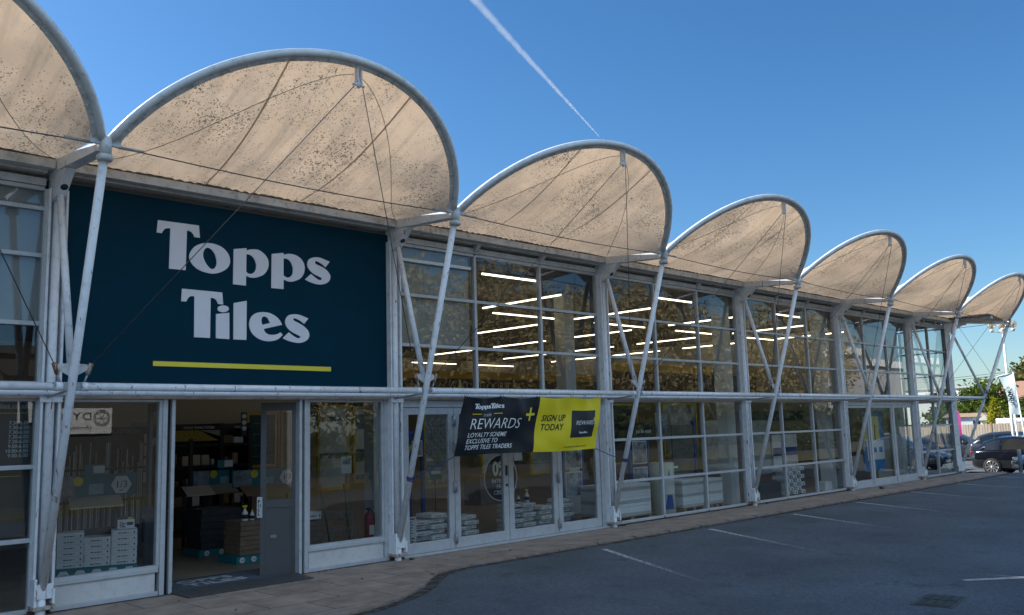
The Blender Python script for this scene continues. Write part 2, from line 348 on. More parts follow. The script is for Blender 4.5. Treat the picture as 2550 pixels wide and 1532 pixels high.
# ------------------------------------------------------------------ ground
def zg(x, y=0):
    return -max(0., min(.36, .09*(x-29.4)))
mb = MB(); mb.rings([[(20+r_*math.cos(k*.1309), 10+r_*math.sin(k*.1309), -.75 if r_ > 100 else -.5) for k in range(48)] for r_ in (.5, 60, 110, 400, 4000)], caps=False)
struct(mb.build('ground', mat("field", (.09, .10, .05), .9, var=.3, vs=.05)))
mb = MB()
xs = [-60, -30, -12]+[-8+i for i in range(0, 60, 2)]+[29.4+i for i in range(0, 20)]+[52, 56, 60]
xs = sorted(set(xs)); ys = [-14.5, 0, 15, 30, 45]
V = [[mb.bm.verts.new((x, y, zg(x))) for y in ys] for x in xs]
for i in range(len(xs)-1):
    for j in range(len(ys)-1): mb.bm.faces.new((V[i][j], V[i+1][j], V[i+1][j+1], V[i][j+1])).smooth = True
struct(mb.build('car_park', ASPH))
edge = [(-14, -2.80), (-2, -2.79), (1.0, -2.80), (1.8, -2.79), (2.4, -2.71), (2.9, -2.56), (3.4, -2.30), (3.8, -2.02), (4.2, -1.66), (4.5, -1.42), (4.8, -1.31), (5.25, -1.27), (8, -1.28), (15, -1.26), (25, -1.24), (28.9, -1.2), (29.3, -1.05), (29.45, -.7), (29.45, 14)]
def offset(pl, d):
    out = []
    for i, p in enumerate(pl):
        a = Vector(pl[max(i-1, 0)]); b = Vector(pl[min(i+1, len(pl)-1)]); t = (b-a).normalized(); out.append((p[0]-t.y*d, p[1]+t.x*d))
    return out
inn = offset(edge, .15)
mb = MB()
far = [(28.3, 14), (28.3, .05), (-14, .05)]
# strips between the kerb's inner edge and the shop front
top = [(x, .05) for x, y in inn[:-2]]+[(28.3, .05), (28.3, 14)]
for (a, b, c, d) in zip(inn, inn[1:], top[1:], top): mb.poly([(*a, .022), (*b, .022), (*c, .022), (*d, .022)])
pv = mb.build('pavement', SLAB); struct(pv)
KERB = mat("kerb", (.27, .21, .17), .8, var=.25, vs=6, bump=.3, bs=50, dirt=.6)
mb = MB()
for (a, b, c, d) in zip(edge, edge[1:], inn[1:], inn):
    n_ = max(1, int((Vector(b)-Vector(a)).length/.9))
    for k in range(n_):
        t0, t1 = k/n_+.006, (k+1)/n_-.006
        q = [Vector(a).lerp(Vector(b), t0), Vector(a).lerp(Vector(b), t1), Vector(d).lerp(Vector(c), t1), Vector(d).lerp(Vector(c), t0)]
        mb.prism([(v.x, v.y, -.05) for v in q], (0, 0, .08))
struct(mb.build('kerb', KERB))
ma, n, l, out = _new("gutter_dirt_film"); g = n.new("ShaderNodeNewGeometry"); t = _noise(n, l, 7, 8, g.outputs['Position'], .75); rp = _ramp(n, l, t.outputs['Fac'], .40, .62, (0, 0, 0, 1), (.9, .9, .9, 1)); df = n.new("ShaderNodeBsdfDiffuse"); df.inputs[0].default_value = (.10, .08, .06, 1); tr = n.new("ShaderNodeBsdfTransparent"); mx = n.new("ShaderNodeMixShader"); l.new(rp.outputs[0], mx.inputs[0]); l.new(tr.outputs[0], mx.inputs[1]); l.new(df.outputs[0], mx.inputs[2]); l.new(mx.outputs[0], out.inputs[0])
out2 = offset(edge[:-3], -.16); mb = MB()
for (a, b, c, d) in zip(out2, out2[1:], edge[1:], edge): mb.poly([(*a, .005), (*b, .005), (*c, .005), (*d, .005)])
struct(mb.build('gutter_dirt', ma), 'stuff')
# painted bay lines, worn towards the lane
ma, n, l, out = _new("worn_paint")
g = n.new("ShaderNodeNewGeometry"); t = _noise(n, l, 22, 8, g.outputs['Position'], .8); sx = n.new("ShaderNodeSeparateXYZ"); l.new(g.outputs['Position'], sx.inputs[0])
q = n.new("ShaderNodeMath"); q.operation = 'MULTIPLY_ADD'; l.new(sx.outputs[1], q.inputs[0]); q.inputs[1].default_value = .055; l.new(t.outputs['Fac'], q.inputs[2])
rp = _ramp(n, l, q.outputs[0], .28, .44, (.0, .0, .0, 1), (.8, .8, .8, 1)); df = n.new("ShaderNodeBsdfDiffuse"); df.inputs[0].default_value = (.7, .7, .7, 1); tr = n.new("ShaderNodeBsdfTransparent")
mx = n.new("ShaderNodeMixShader"); l.new(rp.outputs[0], mx.inputs[0]); l.new(tr.outputs[0], mx.inputs[1]); l.new(df.outputs[0], mx.inputs[2]); l.new(mx.outputs[0], out.inputs[0])
PAINT = ma
for (x, y, L) in ((7.63, -1.72, 3.6), (10.76, -1.62, 4.4), (13.9, -1.58, 4.6), (17.0, -1.53, 4.8), (20.38, -1.45, 4.8), (23.74, -1.42, 4.8), (27.2, -1.40, 4.8), (30.6, -1.5, 4.8)):
    mb = MB(); d = Vector((-.485, -.875, 0)).normalized(); s_ = Vector((d.y, -d.x, 0))*.045; a = Vector((x, y, .005)); b = a+d*L
    mb.poly([a-s_, b-s_, b+s_, a+s_] if x < 29 else [(p.x, p.y, zg(p.x)+.005) for p in (a-s_, b-s_, b+s_, a+s_)])
    struct(mb.build('parking_line', PAINT))
mb = MB(); mb.poly([(7.80, -7.00, .005), (8.62, -7.72, .005), (8.70, -7.60, .005), (7.86, -6.93, .005)])  # pale patch painted where a streak of sunlight falls on the asphalt
struct(mb.build('painted_sun_streak', mat("painted_sunlight", (.42, .37, .36), .7, var=.4, vs=14)))
t = thing('drain_cover', 'square iron drain cover set into the asphalt', 'drain cover', (6.47, -7.19, 0), R(8))
IRON = mat("iron_green", (.022, .028, .024), .6, var=.3, vs=20)
MB().box(-.34, -.20, -.02, .34, .20, .006).build('frame', mat("iron_frame", (.05, .052, .05), .6, var=.2), t, world=False)
for sx_ in (-1, 1):
    mb = MB()
    for i in range(4):
        mb.box(sx_*.16-.145, -.17+i*.086, .004, sx_*.16+.145, -.17+i*.086+.07, .012)
    mb.build('lid', IRON, t, world=False)
# verge and road across the car park (seen in the glass)
mb = MB(); mb.box(-60, -17.5, -.1, 130, -14.5, .07)
struct(mb.build('verge', mat("verge_leaf_litter", (.10, .09, .03), .9, var=.6, vs=4)))
mb = MB(); mb.box(-60, -24, -.3, 130, -17.5, .03); struct(mb.build('road', mat("pale_road", (.085, .08, .075), .9, var=.2, vs=1)))

# ------------------------------------------------------------------ shop building
XS = [-4.95, 0.0, 4.918, 10.008, 15.081, 20.103, 25.028]     # frames F-1 .. F5
XC = 28.28                                                    # glazed corner
shop = thing('shop_building', 'long single storey glass fronted retail building with white steel frame', 'building', (12, 9, 0))
RZ90 = Matrix.Translation((XC, 0, 0)) @ Matrix.Rotation(R(90), 4, 'Z')
def window(xs, zs, xf=None, y=.15, fw=.055, ma=ALU, label=None, skip=()):
    """a gridded glazed screen: one frame mesh, one mesh of panes"""
    mb = MB(); h = fw/2
    for x in xs: mb.box(x-h, y-.045, zs[0], x+h, y+.04, zs[-1], .004)
    for j, z in enumerate(zs):
        for a, b in zip(xs, xs[1:]): mb.box(a+h, y-.041, z-h*.9, b-h, y+.036, z+h*.9, .004)
    o = mb.build('window', ma, shop, xf)
    if label: o['label'] = label
    mb = MB()
    for i, (a, b) in enumerate(zip(xs, xs[1:])):
        for j, (c, d) in enumerate(zip(zs, zs[1:])):
            if (i, j) in skip: continue
            e1, e2 = rnd.uniform(-.004, .004), rnd.uniform(-.004, .004)
            mb.poly([(a, y-e1-e2, c), (b, y+e1-e2, c), (b, y+e1+e2, d), (a, y-e1+e2, d)])
    gl = mb.build('glazing', GLASS, o, xf, recalc=False)
    return o
UZ = [2.58, 3.27, 4.07, 4.87]; UZ4 = [2.58, 3.27, 4.07, 4.63, 4.87]; LZ = [.06, .83, 1.64, 2.40]
def thirds(a, b): return [a+.17, a+.18+(b-a-.26)/3, a+.18+2*(b-a-.26)/3, b-.08]
# upper bays
window(thirds(XS[0], XS[1]), UZ4)
for i in (2, 3, 4, 5): window(thirds(XS[i], XS[i+1]), UZ)
window([25.21, 26.72, 28.2], UZ)
MB().box(5.13, .118, 4.61, 6.63, .17, 4.66, .004).build('transom', STEEL, shop)
# lower bays
window(thirds(XS[0], XS[1]), LZ)
window(thirds(XS[3], XS[4]), LZ); window(thirds(XS[4], XS[5]), LZ)
window([25.21, 26.72, 28.2], LZ)
# end wall of glass round the corner (the same screen turned through 90 degrees)
for a, b in ((.1, 3.2), (3.2, 8.2), (8.2, 13.2)):
    window([a+.1, a+.1+(b-a-.2)/2, b-.1], LZ, RZ90, y=.02); window([a+.1, a+.1+(b-a-.2)/2, b-.1], UZ, RZ90, y=.02)
    MB().box(b-.10, -.06, 0, b+.10, .08, 4.95).build('corner_post', ALU, shop, RZ90)
MB().box(25.06, .75, .02, 25.16, 17.9, 4.92).build('wall', mat('partition', (.33, .33, .32)), shop)
MB().box(28.20, .02, 0, 28.36, .22, 4.95, .01).build('corner_post', ALU, shop)
# blanking panel and painted reflection behind the glass
BLANK = mat("obscured_panel", (.30, .31, .29), .7, var=.12, vs=.8)
MB().box(5.10, .20, 3.27, 6.63, .23, 4.88).build('backing_panel', BLANK, shop)
MB().box(-4.8, .20, 3.27, -.10, .23, 4.88).build('backing_panel', mat("painted_reflection_pale", (.34, .35, .35), .7, var=.12, vs=.8), shop)  # pale panel paints in the reflection of sky and a white building
# shell
mb = MB(); mb.box(-14, .22, 5.0, XC-.02, 18.3, 5.22); mb.build('roof', mat("roof_sheet", (.25, .25, .25), .8), shop)
mb = MB(); mb.box(-14, 18.0, 0, XC-.1, 18.3, 4.99); mb.build('wall', WALLIN, shop)
mb = MB(); mb.box(-14.2, .22, 0, -14, 18, 4.99); mb.build('wall', WALLIN, shop)
mb = MB(); mb.box(-14, .1, 0, -4.8, .22, 4.99); mb.build('wall', PANELG, shop)
mb = MB(); mb.box(-14, .24, 4.93, XC-.05, 17.98, 4.97); mb.build('ceiling', DARKIN, shop)
mb = MB(); mb.box(-14, .26, -.05, XC-.05, 17.98, .018); mb.build('floor', FLOORM, shop)
for x in (-5.2, 6.32, 11.6, 15.2, 20.2, 25.1):
    y = {6.32: 2.45, 11.6: 2.5}.get(x, .68)
    MB().box(x-.17, y-.15, .02, x+.17, y+.15, 4.92, .01).build('inside_column', mat("inside_column", (.66, .67, .65), .7, var=.12, vs=1.5), shop)
# head of the glazing, soffit and fascia strips, one run per bay
for a, b in zip(XS, XS[1:]+[XC+.05]):
    if a != 0.0: MB().box(a+.16, .09, 4.90, b-.10, .20, 4.99, .004).build('head_rail', SOFF, shop)
    MB().box(a+.12, -.02, 5.035, b-.12, .30, 5.06).build('soffit', SOFF, shop)
    mb = MB()
    for q in () if a == 0.0 else (a+.18+(b-a-.26)/3, a+.18+2*(b-a-.26)/3): MB().prism([(q-.04, .08, 5.03), (q-.04, -.03, 5.03), (q-.04, .06, 4.93), (q-.04, .08, 4.93)], (.08, 0, 0)).build('soffit_bracket', SOFF, shop)
    MB().box(a+.15, .06, 2.405, b-.09, .21, 2.55, .004).build('transom_beam', SOFF, shop)
# ---- bay with the shop entrance
def sill_panel(x0, x1, kick=True):
    MB().box(x0, .105, .30, x1, .20, .355, .004).build('window_sill', ALU, shop)
    MB().box(x0+.03, .13, .075, x1-.03, .17, .298).build('kick_panel', PANELG, shop)
    MB().box(x0, .10, 0.022, x1, .20, .073, .004).build('plinth', ALU, shop)
def plain_window(x0, x1, z0, z1, label=None):
    mb = MB()
    for x in (x0, x1): mb.box(x-.02, .11, z0, x+.02, .19, z1)
    for z in (z0+.015, z1-.015): mb.box(x0+.02, .113, z-.015, x1-.02, .187, z+.015)
    o = mb.build('window', ALU, shop)
    if label: o['label'] = label
    MB().poly([(x0, .15, z0), (x1, .152, z0), (x1, .149, z1), (x0, .151, z1)]).build('glazing', GLASS, o, recalc=False)
sill_panel(.13, 1.35); plain_window(.15, 1.34, .355, 2.40)
sill_panel(3.44, 4.78); plain_window(3.46, 4.74, .355, 2.40)
for x0, x1, mm in ((1.36, 1.42, ALU), (1.475, 1.52, ALU), (3.30, 3.345, ALU), (3.385, 3.44, ALU), (4.76, 4.84, ALU)):
    MB().box(x0, .09, .022, x1, .21, 2.404, .004).build('door_jamb', mm, shop)
for x0, x1 in ((1.42, 1.475), (3.345, 3.385)): MB().box(x0, .15, .022, x1, .21, 2.404).build('door_recess', BLACK, shop)
def leaf(hx, hy, ang, w_, z0, z1, st=.075, mid=None, label=None, pull=False):
    """hinged leaf; returns the door part with frame, lower panel, glass"""
    xf = Matrix.Translation((hx, hy, 0)) @ Matrix.Rotation(ang, 4, 'Z')
    mb = MB(); mb.box(0, -.022, z0, st, .022, z1, .003); mb.box(w_-st, -.022, z0, w_, .022, z1, .003)
    mb.box(st, -.02, z1-.11, w_-st, .02, z1, .003); mb.box(st, -.02, z0, w_-st, .02, z0+.16, .003)
    if mid: mb.box(st, -.02, mid-.055, w_-st, .02, mid+.055, .003); mb.box(st, -.010, z0+.16, w_-st, .010, mid-.055)
    o = mb.build('door', ALU if not mid else mat("door_grey", (.085, .085, .09), .5, var=.1), shop, xf)
    if label: o['label'] = label
    gz = (mid+.055) if mid else z0+.16
    MB().poly([(st, 0, gz), (w_-st, 0, gz), (w_-st, 0, z1-.11), (st, 0, z1-.11)]).build('door_glass', GLASS, o, xf, recalc=False)
    return o, xf
d, xf = leaf(3.335, .20, R(152), .50, .03, 2.37, mid=.98, label='narrow entrance leaf folded open, grey lower panel and PULL plate')
mb = MB(); mb.box(.47, -.05, .80, .545, .05, 1.08, .006); hd = mb.build('handle', ALU, d, xf)
mb = MB()
for i, ch in enumerate("PULL"): put_text(mb, ch, Vector((.532, .052, 1.0-i*.055)), .06, (-1, 0, 0), (0, 0, 1), bold=.02)
mb.build('lettering', BLACK, hd, xf)
MB().box(.28, .012, .52, .36, .016, .56).build('sticker', mat("grey_sticker", (.25, .25, .25)), d, xf)
leaf(1.50, .22, R(97), .50, .03, 2.37, mid=.98)
# ---- four hinged doors under the banner
dx = [5.11, 6.155, 7.37, 8.605, 9.80]
mb = MB(); mb.box(5.08, .09, 2.29, 9.97, .20, 2.40, .004); mb.box(9.805, .09, .03, 9.96, .20, 2.288, .004); mb.box(5.06, .09, .03, 5.105, .20, 2.288, .004)
mb.build('door_frame', ALU, shop)
MB().box(5.06, .02, .022, 9.97, .22, .05, .004).build('threshold', ALU, shop)
for i, (a, b) in enumerate(zip(dx, dx[1:])):
    w_ = b-a-.012
    mb = MB(); st = .115; x0, x1 = a+.006, a+.006+w_
    mb.box(x0, .105, .055, x0+st, .165, 2.285, .004); mb.box(x1-st, .105, .055, x1, .165, 2.285, .004)
    mb.box(x0+st, .108, 2.175, x1-st, .162, 2.285, .003); mb.box(x0+st, .108, .055, x1-st, .162, .215, .003)
    o = mb.build('door', ALU, shop)
    MB().poly([(x0+st, .135, .215), (x1-st, .137, .215), (x1-st, .134, 2.175), (x0+st, .136, 2.175)]).build('door_glass', GLASS, o, recalc=False)
    hxx = x1 if i in (0, 2) else x0
    for z in (.22, 1.02, 1.66, 2.08): mb = MB(); mb.box(hxx-.03, .075, z-.07, hxx+.03, .104, z+.07, .006); mb.tube([(hxx, .078, z-.09), (hxx, .078, z+.09)], .016, 8); mb.build('hinge', GALV, o)
mb = MB(); mb.box(7.30, .09, 1.13, 7.335, .104, 1.30); mb.box(7.30, .09, .95, 7.335, .104, .99); mb.build('door_lock', BLACK, shop)
# ---- doors of the second shop
sx = [20.30, 21.80, 23.42, 25.0]
mb = MB(); mb.box(20.29, .09, 2.30, 25.0, .20, 2.40, .004)
for x in sx: mb.box(x-.05, .092, .05, x+.05, .198, 2.298, .004)
mb.build('door_frame', ALU, shop)
MB().box(20.25, .06, .022, 25.0, .21, .055, .004).build('threshold', ALU, shop)
for a, b in zip(sx, sx[1:]):
    mb = MB(); x0, x1 = a+.055, b-.055
    mb.box(x0, .115, .06, x0+.07, .165, 2.295, .003); mb.box(x1-.07, .115, .06, x1, .165, 2.295, .003); mb.box(x0+.07, .118, .06, x1-.07, .162, .22, .003); mb.box(x0+.07, .118, 2.22, x1-.07, .162, 2.295, .003)
    o = mb.build('door', ALU, shop)
    MB().poly([(x0+.07, .14, .22), (x1-.07, .143, .22), (x1-.07, .139, 2.22), (x0+.07, .141, 2.22)]).build('door_glass', GLASS, o, recalc=False)

# ------------------------------------------------------------------ masts
def arm_pts(k): return Vector((0, -.02, .26)), Vector((0, -.712*k, 2.5)), Vector((0, -1.46*k, 5.0))
def mast(x, label, k=1., rz=0, post=True):
    t = thing('support_mast', label, 'mast', (x, 0, 0), rz, 'white steel masts along the shop front')
    B = lambda mb, n, ma, p=t: mb.build(n, ma, p, world=False)
    foot, knee, tip = arm_pts(k)
    B(MB().tube([foot, knee, tip], .046, 16), 'strut', STEEL)
    B(MB().tube([knee+Vector((0, .03, .16)), Vector((0, -.07, 4.84))], .041, 14), 'brace', STEEL)
    # channel post: two flanges, web and the pipe inside
    mb = MB(); mb.box(-.090, 0, .27, -.062, .17, 4.86, .004); mb.box(.100, 0, .27, .128, .17, 4.86, .004); mb.box(-.06, .12, .27, .098, .16, 4.85)
    B(mb, 'post', STEEL)
    B(MB().tube([(.02, .045, .27), (.02, .045, 4.72)], .05, 14), 'downpipe', STEEL)
    B(MB().box(-.10, -.012, 2.36, .14, .0, 2.45, .003), 'post_clamp', STEEL)
    mb = MB(); mb.box(-.10, -.09, .10, -.07, .14, .42, .004); mb.box(.09, -.09, .14, .115, .14, .30, .004); mb.box(-.07, -.075, .20, .09, -.045, .36, .004)
    s_ = B(mb, 'shoe', STEEL)
    B(MB().box(-.106, -.096, .085, .122, .10, .125, .004), 'shoe_rim', RUST, s_)
    B(MB().lathe([(.05, .0), (.052, .01), (.052, .22), (.04, .22)], (-.01, -.02, .01), 14), 'foot', STEEL)
    # node where the tubes meet: rusty ears holding the stay cables
    for sg in (-1, 1):
        n0 = knee+Vector((0, -.01, .20))
        mb = MB(); mb.prism([n0+Vector((sg*.03, -.010, -.09)), n0+Vector((sg*.165, -.010, -.01)), n0+Vector((sg*.15, -.010, .045)), n0+Vector((sg*.03, -.010, .05))], (0, .02, 0))
        o = B(mb, 'cable_ear', STEELD)
        B(MB().tube([n0+Vector((sg*.155, 0, -.065)), n0+Vector((sg*.195, 0, .055))], .026, 10), 'socket', SOCK, o)
        B(MB().tube([n0+Vector((sg*.155, 0, -.065)), n0+Vector((sg*.125, 0, -.155))], .012, 8), 'pin', GALV, o)
    mb = MB()
    for sg in (-1, 1):
        mb.box(sg*.045, knee.y-.012, 2.455, sg*.16, knee.y+.012, 2.545, .003); mb.tube([(sg*.115, knee.y-.03, 2.5), (sg*.115, knee.y+.03, 2.5)], .022, 10)
    B(mb, 'rail_lug', GALV)
    B(MB().tube([knee+Vector((0, .03, -.03)), Vector((-.02, -.01, 2.42))], .014, 8), 'tie_rod', GALV)
    # outrigger to the wall head with its drilled gusset
    y1 = -1.40*k
    mb = MB(); mb.prism([(-.07, y1, 4.965), (-.07, .18, 5.06), (-.07, .18, 5.19), (-.07, -.05, 5.19), (-.07, y1, 5.07)], (.14, 0, 0))
    o = B(mb, 'outrigger', STEEL)
    mb = MB(); mb.prism([(-.055, .16, 5.06), (-.055, -.42*k, 5.02), (-.055, -.13, 4.76), (-.055, .16, 4.68)], (.11, 0, 0)); gu = B(mb, 'gusset', STEEL)
    nrm = Vector((0, -.26, -(.42*k-.13))).normalized()
    q = nrm.to_track_quat('Z', 'Y').to_matrix().to_4x4()
    cc = Vector((0, -.13, 4.76)).lerp(Vector((0, -.42*k, 5.02)), .30)
    B(MB().lathe([(.0, .003), (.042, .003), (.042, -.01)], cc, 16, q), 'hole', BLACK, gu)
    mb = MB(); mb.tube([tip+Vector((0, 0, -.10)), tip+Vector((0, -.02*k, .10))], .062, 14); mb.box(-.16, tip.y-.02, 5.02, .16, tip.y+.02, 5.13, .006); mb.lathe([(.07, -.02), (.085, 0), (.085, .03), (.07, .05)], tip+Vector((0, .01, -.13)), 14)
    B(mb, 'tip_node', STEELD)
    return t
ML = ['',
      'white mast at the left edge of the navy sign, vivid rust on its cable ears',
      'rust streaked mast at the right edge of the navy sign, blue rope round it',
      'white mast just right of the yellow banner half, rope tied low on it',
      'white mast between the bay with the cream roll and the chequered stack bay',
      'white mast left of the second shop with three glass doors',
      'white mast right of the blue and yellow poster, before the narrow last bay']
for x, lb in zip(XS[1:], ML[1:]): mast(x, lb)
mast(XC, 'white support mast set diagonally at the free corner of the building, beside the dark car', 1.414, R(45))
# rails: front tube through the knees, rear pipe on the wall
t = thing('front_rail', 'long white double tube rail running across the shop front above the doors', 'rail', (12, -.7, 2.5))
xr = XS[:]
for a, b in zip(xr, xr[1:]+[XC+.70]):
    mb = MB(); mb.tube([(a+.13, -.712, 2.5), (b-.13, -.712, 2.5)], .043, 14); mb.tube([(a+.10, -.712, 2.5), (a+.17, -.712, 2.5)], .05, 14); mb.tube([(b-.17, -.712, 2.5), (b-.10, -.712, 2.5)], .05, 14)
    mb.build('rail_section', STEEL, t)
mb = MB(); mb.tube([(XS[0], -.03, 2.475), (XC+.1, -.03, 2.475)], .038, 12); mb.build('rear_pipe', STEEL, t)

# ------------------------------------------------------------------ canopies
TILT = R(45)
def canopy(x0, x1, loc, rz, label, seams=True):
    """arched fabric canopy in a local frame: x along the wall, -y outwards"""
    t = thing('arched_canopy', label, 'canopy', loc, rz, 'scalloped fabric canopies over the shop front')
    B = lambda mb, n, ma, p=t: mb.build(n, ma, p, world=False)
    xc = (x0+x1)/2; hw = (x1-x0)/2-.05; rise = 1.66; Rr = (hw*hw+rise*rise)/(2*rise); th = math.asin(hw/Rr)
    e = Vector((0, -math.sin(TILT), math.cos(TILT))); nn = Vector((0, -math.cos(TILT), -math.sin(TILT))); o0 = Vector((xc, -1.47, 5.08))
    def arc(s, dr=0, dn=0):
        a = -th+2*th*s; return o0+Vector((1, 0, 0))*((Rr+dr)*math.sin(a))+e*((Rr+dr)*math.cos(a)-(Rr-rise))+nn*dn
    def back(s): return Vector((x0+.04+(x1-x0-.08)*s, -.06, 5.19))
    def surf(s, q):
        p = arc(s, -.062).lerp(back(s), q); sag = math.sin(math.pi*q)*math.sin(math.pi*min(max(s, 0), 1)); d = nn
        return p+Vector((0, 0, -.17*sag))
    mem = B(MB().shell(lambda a, b: surf(a, b), 48, 20, .003), 'membrane', MEMB)
    for s0 in (.355, .645):
        mb = MB(); w_ = .0024
        mb.grid(lambda a, b: surf(s0+(a-.5)*2*w_, b)+Vector((0, -.003, -.006)), 1, 24); B(mb, 'seam', SEAM, mem)
    A = [arc(i/56, .0) for i in range(57)]
    ar = B(MB().tube([arc(i/56, .012) for i in range(57)], .045, 14), 'arch_tube', mat("arch_steel", (.72, .74, .76), .34, var=.08, vs=2, rust=.4, dirt=.4))
    mb = MB(); mb.rings([[arc(i/56, -.028, -.010), arc(i/56, -.088, -.010), arc(i/56, -.088, .012), arc(i/56, -.028, .012)] for i in range(57)], smooth=False)
    for i in range(1, 29):
        c = arc(i/29, -.066, .012); q = nn.to_track_quat('Z', 'Y').to_matrix().to_4x4(); mb.lathe([(.014, 0), (.012, .014)], c, 8, q)
    B(mb, 'clamp_strip', STEELD, ar)
    # gutter beam along the wall head and the scalloped flap of fabric above it
    mb = MB(); mb.box(x0+.077, -.15, 5.06, x1-.077, -.02, 5.165, .006); B(mb, 'gutter', STEELD)
    LL = x1-x0-.16; n_ = int(LL/.018); mb = MB(); mb.grid(lambda a, b: Vector((x0+.08+LL*a, -.150+.02*b, 5.168+b*(.034+.009*math.sin(a*LL/.13*2*math.pi)+.008*math.sin(a*37)))), n_, 1); B(mb, 'edge_flap', mat("edge_flap", (.075, .07, .065), .8))
    B(MB().box(x0+.077, -.055, 5.196, x1-.077, .24, 5.215), 'sun_gap_cover', STEELD)  # added strip, hidden, keeps sunlight from leaking between fabric and roof
    # hanger at the crown and the stays
    ap = arc(.5, -.085); hp = ap+Vector((0, -.0, -.19))
    mb = MB()
    for dx_ in (-.025, .025): mb.box(dx_+xc-.009, ap.y-.03, hp.z+.02, dx_+xc+.009, ap.y+.03, ap.z+.09)
    mb.box(xc-.05, hp.y-.015, hp.z-.02, xc+.05, hp.y+.015, hp.z+.035, .006); mb.tube([(xc, hp.y, hp.z+.045), (xc, hp.y, hp.z-.05)], .02, 10); mb.tube([(xc-.08, hp.y, hp.z-.02), (xc+.08, hp.y, hp.z-.02)], .014, 8)
    B(mb, 'crown_hanger', STEELD)
    for sg, xe in ((-1, x0), (1, x1)):
        e1 = Vector((xe-sg*.19, -.722, 2.74)); B(MB().tube([hp+Vector((sg*.06, 0, -.04)), e1], .0055, 6), 'stay_cable', CABLE)
        B(MB().tube([surf(.5+sg*(.005+.47*i/16), min(1, .03+.85*(i/16)**1.3))+Vector((0, -.01, -.03)) for i in range(17)], .0045, 6), 'valley_cable_shadow', mat('cable_shadow_grey', (.32, .29, .26), .5))  # pale grey line under the fabric imitates a cable's shadow from above
    a = Vector((x0+.13, -1.45, 5.03)); b = Vector((x1-.13, -1.45, 5.03))
    tc = B(MB().tube([a.lerp(b, i/10)+Vector((0, 0, -.05*math.sin(math.pi*i/10))) for i in range(11)], .0075, 6), 'tie_cable', CABLE)
    for p, q in ((a, b), (b, a)): B(MB().tube([p, p.lerp(q, .06)], .017, 8), 'turnbuckle', GALV, tc)
    return t
CL = ['large fabric canopy cut off by the left edge, over the opening hours window',
      'large mildewed fabric canopy with rusty crown directly above the navy shop sign',
      'mildewed fabric canopy above the banner, second complete arch along the front',
      'fabric canopy above the glass bay with the cream roll, third complete arch',
      'fabric canopy above the bay with the chequered stack of cartons',
      'fabric canopy above the three doors of the second shop',
      'smallest looking fabric canopy, jutting past the free corner of the building']
ends = XS+[XC+1.46]
for a, b, lb in zip(ends, ends[1:], CL): canopy(a, b, (0, 0, 0), 0, lb)
canopy(-1.46, 3.5, (XC, 0, 0), R(90), 'fabric canopy on the end wall, only a sunlit sliver showing past the corner')
